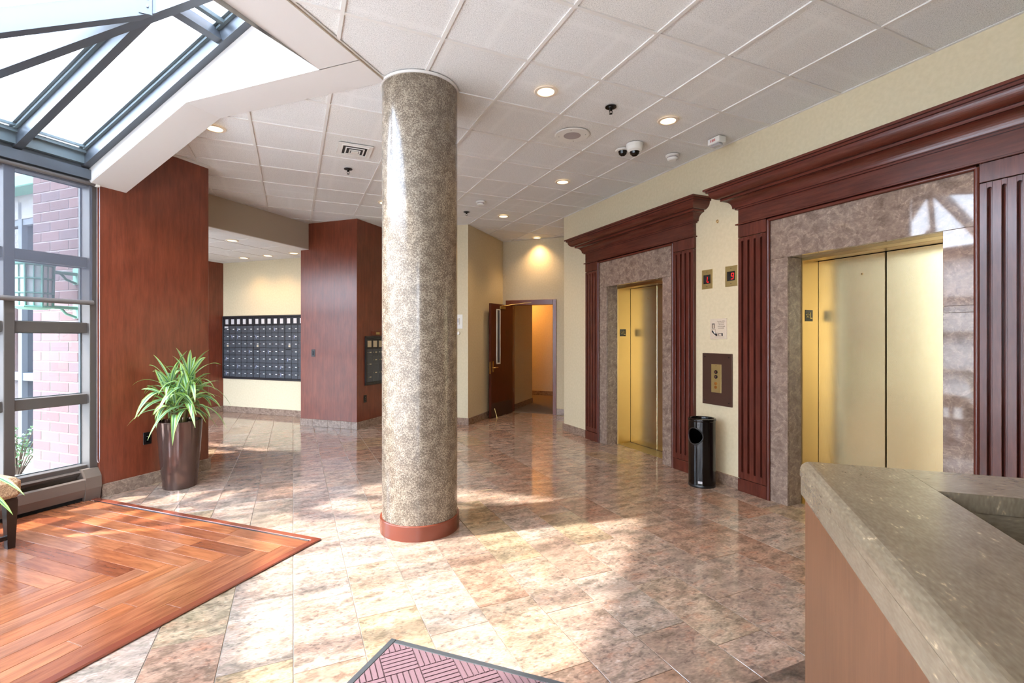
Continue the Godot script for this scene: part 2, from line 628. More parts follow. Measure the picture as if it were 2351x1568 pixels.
	mat("milk_glass", Color(0.86, 0.88, 0.86), 0.3)
	mat("pavement", Color(0.58, 0.57, 0.55), 0.9)
	mat("facade_glass", Color(0.22, 0.26, 0.32), 0.08)
	mat("facade_frame", Color(0.33, 0.35, 0.37), 0.5)
	mat("facade_stone", Color(0.58, 0.56, 0.54), 0.9)


# ---------------------------------------------------------------- the scene
func _ready() -> void:
	rng.seed = 20240611
	set_camera_and_light()
	make_materials()
	build_outside()
	build_floor()
	build_wood_floor()
	build_walls()
	build_ceiling()
	build_bulkhead()
	build_window()
	build_skylight()
	build_elevator(-4.95, "fluted mahogany pilasters and cornice round the farther, narrower-looking elevator", 0)
	build_elevator(-2.29, "large fluted mahogany pilasters and cornice round the nearer elevator behind the counter", 1)
	build_back_door()
	build_column()
	build_counter()
	build_mat()
	build_mailboxes()
	build_radiator_and_shade()
	build_wall_fittings()
	build_ceiling_fittings()
	build_bin()
	build_plants()
	build_stool()


func set_camera_and_light() -> void:
	var cam := Camera3D.new()
	cam.name = "camera"
	cam.position = Vector3(0, EYE, 0)
	cam.rotation.y = -YAW
	cam.projection = Camera3D.PROJECTION_FRUSTUM
	cam.near = 0.05
	cam.far = 200.0
	cam.size = 2.0 * 0.05 * 784.0 / FOCAL
	cam.frustum_offset = Vector2(0, -6.58 / FOCAL * 0.05)
	cam.current = true
	add_child(cam)
	var env := Environment.new()
	env.background_mode = Environment.BG_SKY
	env.tonemap_mode = Environment.TONE_MAPPER_LINEAR
	env.tonemap_exposure = 1.33
	env.sdfgi_enabled = true
	env.ssao_enabled = true
	env.ssil_enabled = true
	var sk := ProceduralSkyMaterial.new()
	sk.sky_top_color = Color(0.78, 0.88, 1.0)
	sk.sky_horizon_color = Color(0.95, 0.97, 1.0)
	sk.ground_bottom_color = Color(0.5, 0.5, 0.5)
	sk.ground_horizon_color = Color(0.75, 0.77, 0.8)
	sk.sky_energy_multiplier = 3.8
	sk.ground_energy_multiplier = 1.0
	var sky := Sky.new()
	sky.sky_material = sk
	env.sky = sky
	var we := WorldEnvironment.new()
	we.name = "world"
	we.environment = env
	add_child(we)
	var sun := DirectionalLight3D.new()
	sun.name = "sun"
	sun.light_color = Color(1.0, 0.98, 0.95)
	sun.light_energy = 6.0
	sun.light_angular_distance = 2.2
	sun.shadow_enabled = true
	sun.sky_mode = DirectionalLight3D.SKY_MODE_LIGHT_ONLY
	add_child(sun)
	sun.look_at_from_position(Vector3(-7.57, 10, -1.2), Vector3.ZERO)


# ---------------------------------------------------------------- outside
func build_outside() -> void:
	var g := struct("ground", "pale paved court outside the window", Vector3(0, -0.1, -20), 1)
	part(nb().box(Vector3(-25, -0.15, -45), Vector3(30, -0.06, -5.32)), "paving", M.pavement, g)
	var w := struct("wall_outside", "red brick wall running out beside the window and up past the skylight", Vector3(2.95, 0, -5.9), 1)
	var core := nb().box(Vector3(2.954, -0.1, -6.425), Vector3(3.57, 3.6, -5.3))
	core.box(Vector3(2.954, 3.6, -6.425), Vector3(3.57, 7.0, -2.0))
	part(core, "mortar", M.mortar, w)
	var bm := MB.new().box(Vector3(-0.05, -0.0455, -0.1475), Vector3(0.05, 0.0455, 0.1475), 0.003).mesh()
	var half := MB.new().box(Vector3(-0.05, -0.0455, -0.071), Vector3(0.05, 0.0455, 0.071), 0.003).mesh()
	var rest := nb()
	var count := 0
	for r in 68:
		var h := -0.05 + r * 0.1016
		var p := -6.43
		var odd := r % 2 == 1
		var first := true
		while p < -2.1:
			var len := 0.152 if odd and first else 0.305
			var mid := p + len / 2
			first = false
			p += len
			if h < 3.62 and mid > -5.45:
				continue
			var s := project(W(2.95, h, mid).x, h, W(2.95, h, mid).z)
			if s.x > 15 and s.x < 560 and s.y > -60 and s.y < 1120 and count < 296:
				inst(half if len < 0.2 else bm, "brick", M["brick_%d" % rng.randi_range(0, 4)], w, Vector3(3.0, h, mid))
				count += 1
			else:
				rest.box(Vector3(2.95, h - 0.0455, mid - len / 2 + 0.005), Vector3(3.05, h + 0.0455, mid + len / 2 - 0.005))
	part(rest, "brickwork", M.brick_1, w).set_meta("kind", "stuff")
	# glazed outer wall of the mail alcove, seen past the end of the brick wall
	var f := struct("window_4", "grey framed glazing of the mail alcove with turquoise fascia, past the brick wall", Vector3(3.6, 0, -7.7), 1)
	for k in 4:
		var p0 := -6.5 - k * 0.79
		part(nb().box(Vector3(3.58, -0.05, p0 - 0.04), Vector3(3.72, 3.2, p0 + 0.04), 0.004), "mullion", M.facade_frame, f)
		if k < 3:
			for h in [[0.06, 0.93], [1.0, 2.14], [2.22, 2.9]]:
				part(pane(nb(), Vector3(3.64, h[0], p0), Vector3(3.64, h[0], p0 - 0.79), Vector3(3.64, h[1], p0 - 0.79), Vector3(3.64, h[1], p0)), "pane", M.dark_glass, f)
	for h in [0.0, 0.965, 2.18, 2.95]:
		part(nb().box(Vector3(3.59, h - 0.05, -8.95), Vector3(3.71, h + 0.05, -6.43), 0.004), "transom", M.facade_frame, f)
	part(nb().box(Vector3(3.35, 3.28, -16.0), Vector3(3.6, 3.42, -6.45), 0.01), "fascia", M.patina, f)
	part(nb().box(Vector3(3.58, 2.98, -8.95), Vector3(3.72, 7.0, -6.43)), "upper_wall", M.facade_stone, f)
	var bw := thing("building_wing", "grey stone building wing with dark windows beyond the alcove glazing", "building", Vector3(3.6, 0, -12), 1)
	part(nb().box(Vector3(3.6, -0.06, -16.0), Vector3(3.9, 7.0, -9.0)), "wall", M.facade_stone, bw)
	for k in 4:
		var p0 := -10.0 - k * 1.5
		var fr := part(nb().box(Vector3(3.55, 0.05, p0 - 0.62), Vector3(3.6, 3.0, p0 + 0.62)), "window_frame", M.facade_frame, bw)
		part(nb().box(Vector3(3.535, 1.6, p0 - 0.54), Vector3(3.55, 2.9, p0 + 0.54)), "pane", M.facade_glass, fr)
		part(nb().box(Vector3(3.535, 0.12, p0 - 0.54), Vector3(3.55, 1.5, p0 + 0.54)), "pane", M.facade_glass, fr)
	var b := thing("office_block", "distant pale office block across the court", "building", Vector3(-6, 0, -24), 1)
	part(nb().box(Vector3(-22, -0.06, -26), Vector3(12, 4.0, -24)), "wall", M.facade_stone, b)
	for k in 14:
		var q0 := -18.0 + k * 2.0
		part(nb().box(Vector3(q0 - 0.7, 0.9, -24.0), Vector3(q0 + 0.7, 2.9, -23.95)), "window", M.facade_glass, b)
	build_lantern()
	build_shrub()


func build_lantern() -> void:
	var c := Vector3(2.6, 1.94, -5.66)
	var l := thing("wall_lantern", "green patina copper lantern bracketed to the brick wall outside", "lantern", c, 1)
	var g := nb()
	g.lathe(c, [Vector2(0.0, -0.19), Vector2(0.135, -0.19), Vector2(0.14, 0.17), Vector2(0.0, 0.17)], 8)
	part(g, "glass_panes", M.milk_glass, l)
	var fr := nb()
	for k in 8:
		var a := TAU * k / 8.0
		var d := Vector3(cos(a), 0, sin(a))
		fr.tube([c + d * 0.14 + Vector3(0, -0.2, 0), c + d * 0.148 + Vector3(0, 0.18, 0)], 0.01, 6)
		var e := Vector3(cos(a + TAU / 8), 0, sin(a + TAU / 8))
		for y in [-0.2, -0.075, 0.055, 0.18]:
			fr.tube([c + d * 0.146 + Vector3(0, y, 0), c + e * 0.146 + Vector3(0, y, 0)], 0.009, 6)
		var half := (d + e) * 0.5
		fr.tube([c + half * 0.142 + Vector3(0, -0.2, 0), c + half * 0.148 + Vector3(0, 0.18, 0)], 0.005, 6)
	part(fr, "cage", M.patina, l)
	part(nb().lathe(c, [Vector2(0.165, 0.18), Vector2(0.165, 0.195), Vector2(0.085, 0.205), Vector2(0.07, 0.25), Vector2(0.0, 0.25)], 8), "cap", M.patina, l)
	part(nb().lathe(c, [Vector2(0.0, -0.225), Vector2(0.1, -0.22), Vector2(0.15, -0.2), Vector2(0.15, -0.19)], 8), "bottom_rim", M.patina, l)
	for y in [0.14, -0.19]:
		var ar := nb().box(Vector3(2.74, c.y + y - 0.015, -5.68), Vector3(2.935, c.y + y + 0.015, -5.64), 0.004)
		ar.tube([Vector3(2.93, c.y + y - 0.09, -5.66), Vector3(2.85, c.y + y - 0.06, -5.66), Vector3(2.8, c.y + y, -5.66)], 0.012, 6)
		part(ar, "arm", M.patina, l)
		part(nb().box(Vector3(2.932, c.y + y - 0.1, -5.72), Vector3(2.951, c.y + y + 0.06, -5.6), 0.004), "wall_plate", M.patina, l)


func build_shrub() -> void:
	var c := Vector3(3.0, -0.06, -6.82)
	var s := thing("shrub", "small-leaved green shrub outside the lowest window pane", "shrub", c, 1)
	var st := nb()
	var lf := nb()
	for k in 26:
		var a := rng.randf() * TAU
		var reach := rng.randf_range(0.08, 0.34)
		var top := c + Vector3(cos(a) * reach, rng.randf_range(0.3, 0.64), sin(a) * reach)
		var mid := c.lerp(top, 0.55) + Vector3(0, 0.08, 0)
		st.tube([c, mid, top], [0.007, 0.005, 0.002], 5)
		for j in 26:
			var u := rng.randf_range(0.25, 1.0)
			var o := c.lerp(mid, u * 2.0) if u < 0.5 else mid.lerp(top, u * 2.0 - 1.0)
			o += Vector3(rng.randf_range(-1, 1), rng.randf_range(-1, 1), rng.randf_range(-1, 1)) * 0.035
			var d := Vector3(rng.randf_range(-1, 1), rng.randf_range(-0.3, 1), rng.randf_range(-1, 1)).normalized() * 0.036
			var w := d.cross(Vector3(rng.randf_range(-1, 1), 1, rng.randf_range(-1, 1))).normalized() * 0.011
			lf.quad(o, o + d * 0.5 + w, o + d, o + d * 0.5 - w)
	part(st, "stems", M.shrub_stem, s)
	part(lf, "foliage", M.shrub_leaf, s).set_meta("kind", "stuff")


# ---------------------------------------------------------------- floor
func in_room(x: float, z: float) -> bool:
	var p := (x + z) * K
	var q := (x - z) * K
	if z > -6.7:
		if x > 3.93 and not (x < 4.33 and (absf(z + 4.95) < 0.6 or absf(z + 2.29) < 0.6)):
			return false
	elif x > 5.9:
		return false
	if q > 8.98:
		return false
	if q > 7.33 and p < -3.54:
		return false
	if q > 6.35 and p < -5.03 and p > -6.22:
		return false
	if p < -6.2 and (q > 7.03 or q < 3.85 or p < -8.83):
		return false
	if q < 3.86 and p < -5.09:
		return false
	return x > -2.5


func build_floor() -> void:
	var f := struct("floor", "polished pink-brown marble tile floor", Vector3(1, 0, -4))
	part(nb().box(Vector3(-4.5, -0.06, -13.5), Vector3(6.5, -0.006, 3.4)), "bed", M.grout, f)
	part(nb().box(Vector3(-2.5, -0.005, -1.45), Vector3(4.0, 0.0, 3.3)), "stone_field", M.floor_stone_0, f).set_meta("kind", "stuff")
	var w := 0.3048
	var tm := MB.new().box(Vector3(-w / 2 + 0.002, -0.009, -w + 0.0016), Vector3(w / 2 - 0.002, 0.0, w - 0.0016), 0.0012).mesh()
	var known := {0: -2.91, 1: -2.62, 2: -2.32, 3: -2.455, 4: -2.26, 5: -2.51, 6: -2.3, 7: -2.6}
	var spots := []
	for k in range(-10, 15):
		var x := 0.0024 + (k + 0.5) * w
		var z0: float = known.get(k, -2.0 - rng.randf() * 0.6)
		z0 += 0.6096 * 3
		for j in range(0, 22):
			var z := z0 - (j + 0.5) * 0.6096
			if z > -1.2 or z < -12.6:
				continue
			var near := false
			for d in [[0, 0], [-0.15, -0.3], [0.15, 0.3], [-0.15, 0.3], [0.15, -0.3]]:
				near = near or in_room(x + d[0], z + d[1])
			if not near:
				continue
			var inside := true
			for d in [[-0.15, -0.3], [0.15, 0.3], [-0.15, 0.3], [0.15, -0.3]]:
				var p: float = (x + d[0] + z + d[1]) * K
				var q: float = (x + d[0] - z - d[1]) * K
				inside = inside and q < 2.75 and p < -2.54
			if inside:
				continue
			var s := project(x, 0, z)
			var seen := s.z > 0 and s.x > -140 and s.x < 2500 and s.y < 1800
			spots.append([s.z if seen else 100.0 + absf(z), x, z])
	spots.sort_custom(func(a, b): return a[0] < b[0])
	var rest := []
	for k in 10:
		rest.append(nb())
	for i in spots.size():
		var sp: Array = spots[i]
		var v := rng.randi_range(0, 9)
		if i < 298 and sp[0] < 90.0:
			inst(tm, "floor_tile", M["floor_stone_%d" % v], f, Vector3(sp[1], 0, sp[2]))
		else:
			rest[v].box(Vector3(sp[1] - w / 2 + 0.002, -0.009, sp[2] - w + 0.0016), Vector3(sp[1] + w / 2 - 0.002, 0.0, sp[2] + w - 0.0016))
	for v in 10:
		if rest[v].ix.size():
			part(rest[v], "far_tiles", M["floor_stone_%d" % v], f).set_meta("kind", "stuff")


func build_wood_floor() -> void:
	var f := struct("floor_wood", "red-orange plank floor laid in a mitred pattern under the skylight", Vector3(1.8, 0, -3.6), 1)
	var XL := -3.44
	var poly := PackedVector2Array([Vector2(2.74, -2.56), Vector2(2.74, -5.12), Vector2(1.66, -5.12), Vector2(-0.9, -2.56)])
	part(nb().slab(poly, 0.0005, 0.0055), "underlay", M.plank_joint, f)
	var w := 0.118
	var gap := 0.0014
	for k in 19:
		# boards along the far edge (length along p)
		var q1 := 2.72 - k * w
		var q0 := q1 - w
		var p1 := -2.572 - k * w
		var p0 := maxf(-5.1, XL - q0 + 0.05)
		var z := p1
		var first := true
		while z > p0 + 0.03:
			var len := rng.randf_range(0.5, 1.25) if not first else rng.randf_range(0.25, 1.1)
			first = false
			var e := maxf(z - len, p0)
			if e - p0 < 0.15:
				e = p0
			part(nb().box(Vector3(q0 + gap, 0.002, e + gap), Vector3(q1 - gap, 0.009, z - gap), 0.0012), "plank", M["plank_%d" % rng.randi_range(0, 5)], f)
			z = e
		# boards along the near edge (length along q)
		var b1 := -2.572 - k * w
		var b0 := b1 - w
		var s1 := 2.72 - (k + 1) * w
		var s0 := maxf(0.0, XL - b0 + 0.05)
		var x := s1
		first = true
		while x > s0 + 0.03:
			var len := rng.randf_range(0.5, 1.25) if not first else rng.randf_range(0.25, 1.1)
			first = false
			var e := maxf(x - len, s0)
			if e - s0 < 0.15:
				e = s0
			var mb := nb()
			mb.spin = true
			mb.box(Vector3(e + gap, 0.002, b0 + gap), Vector3(x - gap, 0.009, b1 - gap), 0.0012)
			part(mb, "plank", M["plank_%d" % rng.randi_range(0, 5)], f)
			x = e
	part(nb().box(Vector3(2.732, 0.0, -5.1), Vector3(2.785, 0.014, -2.52), 0.005), "border_strip", M.border_wood, f)
	part(nb().box(Vector3(-0.9, 0.0, -2.57), Vector3(2.785, 0.014, -2.517), 0.005), "border_strip", M.border_wood, f)
	part(nb().box(Vector3(2.722, 0.0, -5.0), Vector3(2.7325, 0.0105, -2.58), 0.001), "metal_strip", M.dark_strip, f)


# ---------------------------------------------------------------- walls
func build_walls() -> void:
	var top := CEIL + 0.12
	# elevator wall
	var segs := [[-6.67, -5.995, 2.908, 3.925, "cream papered wall beside the farther elevator"], [-3.905, -3.335, 2.908, 3.925, "cream papered wall strip between the elevators"], [-1.245, 3.3, 2.908, 3.925, "cream papered wall beyond the nearer elevator"]]
	for c in [-4.95, -2.29]:
		var which := "farther" if c < -4 else "nearer"
		segs.append([c - 1.045, c - 0.717, 2.908, 3.932, "wall behind the far pilaster of the %s elevator" % which])
		segs.append([c + 0.717, c + 1.045, 2.908, 3.932, "wall behind the near pilaster of the %s elevator" % which])
	for g in segs:
		var r := struct("wall_right", g[4], Vector3(3.925, 0, (g[0] + g[1]) / 2))
		part(nb().box(Vector3(g[3], -0.05, g[0]), Vector3(4.55, g[2], g[1])), "papered_wall", M.wallpaper, r)
	var rt := struct("wall_right", "cream papered wall band above the elevators", Vector3(3.925, 2.9, -2))
	part(nb().box(Vector3(3.925, 2.908, -6.67), Vector3(4.55, top, 3.3)), "papered_wall", M.wallpaper, rt)
	for c in [-4.95, -2.29]:
		var ro := struct("wall_right", "wall over the %s elevator door, behind its cornice" % ("farther" if c < -4 else "nearer"), Vector3(3.93, 2.6, c))
		part(nb().box(Vector3(3.932, 2.508, c - 0.717), Vector3(4.55, 2.907, c + 0.717)), "papered_wall", M.wallpaper, ro)
		var rs := struct("wall_right", "dark shaft wall behind the %s elevator door" % ("farther" if c < -4 else "nearer"), Vector3(4.4, 0, c))
		part(nb().box(Vector3(4.36, -0.05, c - 0.717), Vector3(4.54, 2.507, c + 0.717)), "shaft_backing", M.black_gap, rs)
	var re := struct("wall_hall_corner", "cream papered return wall round the corner of the elevator wall", Vector3(5.5, 0, -6.6))
	part(nb().box(Vector3(4.55, -0.05, -6.67), Vector3(6.4, top, -6.4)), "papered_wall", M.wallpaper, re)
	# the turned walls at the back
	var b := struct("wall_back", "cream papered corner wall beside the stairwell door", Vector3(7.35, 0, -3.56), 1)
	part(nb().box(Vector3(7.35, -0.05, -5.4), Vector3(9.1, top, -3.56)), "papered_wall", M.wallpaper, b)
	var d := struct("wall_far", "cream papered wall with the stairwell door", Vector3(8.93, 0, -2.6), 1)
	var dw := nb().box(Vector3(8.93, 2.13, -3.4), Vector3(9.1, top, -2.47))
	dw.box(Vector3(8.93, -0.05, -3.6), Vector3(9.1, top, -3.4))
	dw.box(Vector3(8.93, -0.05, -2.47), Vector3(9.1, top, -0.3))
	part(dw, "papered_wall", M.wallpaper, d)
	# wood clad pieces
	var l := struct("wall_left", "tall mahogany panelled wall beside the window", Vector3(3.3, 0, -5.08), 1)
	part(nb().box(Vector3(2.805, 0.0, -5.3), Vector3(3.87, top, -5.08), 0.004), "wood_panel", M.mahogany, l)
	var pil := struct("wall_pillar", "mahogany clad pillar between the mail alcove and the corner wall", Vector3(6.37, 0, -5.05), 1)
	part(nb().box(Vector3(6.37, 0.0, -6.2), Vector3(7.36, top, -5.05), 0.004), "wood_panel", M.mahogany, pil)
	# mail alcove
	var a := struct("wall_alcove", "cream papered alcove wall holding the mailboxes", Vector3(7.02, 0, -7.8), 1)
	part(nb().box(Vector3(7.02, -0.05, -9.0), Vector3(7.2, top, -6.19)), "papered_wall", M.wallpaper, a)
	var al := struct("wall_alcove_side", "dark mahogany side wall of the mail alcove", Vector3(5.5, 0, -8.81), 1)
	part(nb().box(Vector3(3.7, 0.0, -9.0), Vector3(7.02, top, -8.81)), "wood_panel", M.mahogany, al)
	part(nb().box(Vector3(3.72, 0.0, -6.4), Vector3(3.87, top, -5.3)), "wood_panel", M.mahogany, al)
	var h := struct("trim_header", "tan painted header over the mail alcove opening", Vector3(5.1, 2.94, -6.1), 1)
	part(nb().box(Vector3(3.86, 2.945, -6.2), Vector3(6.372, top, -6.03)), "header", M.paint_tan, h)
	part(nb().box(Vector3(3.87, 2.935, -6.19), Vector3(6.372, 2.945, -6.028)), "edge_bead", M.grid_white, h)
	# wall behind the camera
	var n := struct("wall_near", "cream papered end piers behind the viewer", Vector3(1, 0, 3.25))
	part(nb().box(Vector3(-2.7, -0.05, 3.2), Vector3(-2.1, top, 3.4)), "papered_wall", M.wallpaper, n)
	part(nb().box(Vector3(0.6, -0.05, 3.2), Vector3(4.6, top, 3.4)), "papered_wall", M.wallpaper, n)
	part(nb().box(Vector3(-2.1, 2.95, 3.2), Vector3(0.6, top, 3.4)), "papered_wall", M.wallpaper, n)
	var en := struct("window_5", "glazed entrance front behind the viewer", Vector3(0.6, 0, 3.3))
	for k in 4:
		part(nb().box(Vector3(-2.1 + k * 0.9 - 0.03, 0.0, 3.24), Vector3(-2.1 + k * 0.9 + 0.03, 2.95, 3.36)), "mullion", M.window_frame, en)
		if k < 3:
			part(pane(nb(), Vector3(-2.1 + k * 0.9, 0.05, 3.3), Vector3(-1.2 + k * 0.9, 0.05, 3.3), Vector3(-1.2 + k * 0.9, 2.93, 3.3), Vector3(-2.1 + k * 0.9, 2.93, 3.3)), "pane", M.glass, en)
	for y in [0.03, 2.2, 2.92]:
		part(nb().box(Vector3(-2.1, y - 0.03, 3.25), Vector3(0.6, y + 0.03, 3.35)), "transom", M.window_frame, en)
	var og := struct("ground", "paved forecourt outside the entrance", Vector3(0, -0.1, 10))
	part(nb().box(Vector3(-20, -0.15, 3.42), Vector3(20, -0.06, 30)), "paving", M.pavement, og)
	part(nb().box(Vector3(-20, -0.15, -2.5), Vector3(-2.7, -0.06, 3.42)), "paving", M.pavement, og)
	var wr := struct("wall_reception", "cream papered side wall of the reception behind the viewer", Vector3(-0.9, 0, 1.5), 1)
	part(nb().box(Vector3(-0.95, -0.05, 0.3), Vector3(-0.83, top, 2.9)), "papered_wall", M.wallpaper, wr)
	# baseboards
	var bl := struct("baseboard_left", "stone baseboard under the tall mahogany wall", Vector3(3.3, 0, -5.07), 1)
	part(nb().box(Vector3(2.82, 0, -5.081), Vector3(3.885, 0.118, -5.062), 0.003), "stone_strip", M.base_stone, bl)
	part(nb().box(Vector3(3.868, 0, -5.3), Vector3(3.886, 0.118, -5.0815), 0.003), "stone_strip", M.base_stone, bl)
	var bp := struct("baseboard_pillar", "chipped stone baseboard round the mahogany pillar", Vector3(6.36, 0, -5.1), 1)
	var cuts := [-6.2, -5.93, -5.62, -5.36, -5.15, -5.035]
	for i in 5:
		part(nb().box(Vector3(6.352 - 0.002 * (i % 2), 0, cuts[i] + 0.001), Vector3(6.371, 0.118, cuts[i + 1] - 0.001), 0.003), "stone_strip", M.base_stone, bp)
	part(nb().box(Vector3(6.3525, 0, -5.051), Vector3(7.35, 0.118, -5.0325), 0.003), "stone_strip", M.base_stone, bp)
	var ba := struct("baseboard_alcove", "stone baseboard of the mail alcove", Vector3(7.0, 0, -7.5), 1)
	part(nb().box(Vector3(7.002, 0, -8.79), Vector3(7.021, 0.118, -6.2), 0.003), "stone_strip", M.base_stone, ba)
	part(nb().box(Vector3(3.9, 0, -8.811), Vector3(7.0, 0.118, -8.792), 0.003), "stone_strip", M.base_stone, ba)
	var bb := struct("baseboard_back", "stone baseboard round the cream corner wall and stairwell door", Vector3(7.34, 0, -3.6), 1)
	part(nb().box(Vector3(7.332, 0, -5.03), Vector3(7.351, 0.118, -3.5415), 0.003), "stone_strip", M.base_stone, bb)
	part(nb().box(Vector3(7.3515, 0, -3.561), Vector3(8.91, 0.118, -3.542), 0.003), "stone_strip", M.base_stone, bb)
	part(nb().box(Vector3(8.912, 0, -2.46), Vector3(8.931, 0.118, -0.4), 0.003), "stone_strip", M.base_stone, bb)
	var br := struct("baseboard_right", "stone baseboard along the elevator wall", Vector3(3.91, 0, -4))
	for s in [[-6.688, -6.0], [-3.9, -3.34], [-1.24, 3.1]]:
		part(nb().box(Vector3(3.906, 0, s[0]), Vector3(3.926, 0.11, s[1]), 0.003), "stone_strip", M.base_stone, br)
	part(nb().box(Vector3(3.9265, 0, -6.689), Vector3(6.0, 0.11, -6.669), 0.003), "stone_strip", M.base_stone, br)
	# stairwell hall behind the door
	var hw := struct("wall_hall", "warm lit cream walls of the stairwell hall behind the door", Vector3(10, 0, -3), 1)
	var hm := nb().box(Vector3(9.1, -0.05, -3.75), Vector3(10.45, 2.7, -3.45))
	hm.box(Vector3(11.9, -0.05, -4.8), Vector3(12.0, 2.7, -1.6))
	hm.box(Vector3(9.1, -0.05, -2.2), Vector3(11.9, 2.7, -2.05))
	hm.box(Vector3(10.3, -0.05, -4.9), Vector3(12.0, 2.7, -4.75))
	hm.box(Vector3(10.3, -0.05, -4.8), Vector3(10.45, 2.7, -3.7))
	part(hm, "papered_wall", M.wallpaper, hw)
	part(nb().box(Vector3(10.45, 0, -4.76), Vector3(11.9, 0.11, -4.74)), "base_strip", M.base_stone, hw)
	part(nb().box(Vector3(11.88, 0, -4.76), Vector3(11.9, 0.11, -2.2)), "base_strip", M.base_stone, hw)
	part(nb().box(Vector3(9.1, 0, -3.451), Vector3(10.46, 0.11, -3.435)), "base_strip", M.base_stone, hw)
	var hf := struct("floor_hall", "grey-brown carpet of the stairwell hall", Vector3(10, 0, -3), 1)
	part(nb().box(Vector3(8.98, -0.05, -4.76), Vector3(11.9, 0.004, -2.1)), "carpet", M.hall_carpet, hf)
	var hc := struct("ceiling_hall", "low ceiling of the stairwell hall", Vector3(10, 2.6, -3), 1)
	part(nb().box(Vector3(9.1, 2.6, -4.9), Vector3(12.0, 2.7, -2.05)), "ceiling_board", M.paint_white, hc)
	var o := OmniLight3D.new()
	o.name = "hall_lamp_light"
	o.light_color = Color(1.0, 0.70, 0.36)
	o.light_energy = 1.0
	o.light_size = 0.08
	o.shadow_enabled = true
	o.omni_range = 12.0
	o.omni_attenuation = 2.0
	add_child(o)
	o.position = W(11.2, 2.5, -4.1)
	var lamp := thing("ceiling_lamp", "round ceiling lamp in the stairwell hall behind the open door", "lamp", Vector3(11.2, 2.6, -4.1), 1)
	part(nb().lathe(Vector3(11.2, 2.6, -4.1), [Vector2(0.0, -0.05), Vector2(0.1, -0.045), Vector2(0.13, 0.0)], 24), "lens", M.lamp_lens, lamp)


func ceiling_poly() -> PackedVector2Array:
	return PackedVector2Array([Vector2(3.925, 3.25), Vector2(3.925, -6.67), Vector2(5.95, -6.67), W2(8.93, -3.56), W2(7.35, -3.56), W2(7.35, -5.05), W2(6.37, -5.05), W2(6.37, -6.03), W2(3.87, -6.03), W2(3.87, -5.08), W2(3.03, -5.08), W2(3.03, -3.84), W2(3.03, -2.15), Vector2(-2.44, -0.6), Vector2(-2.44, 3.25)])


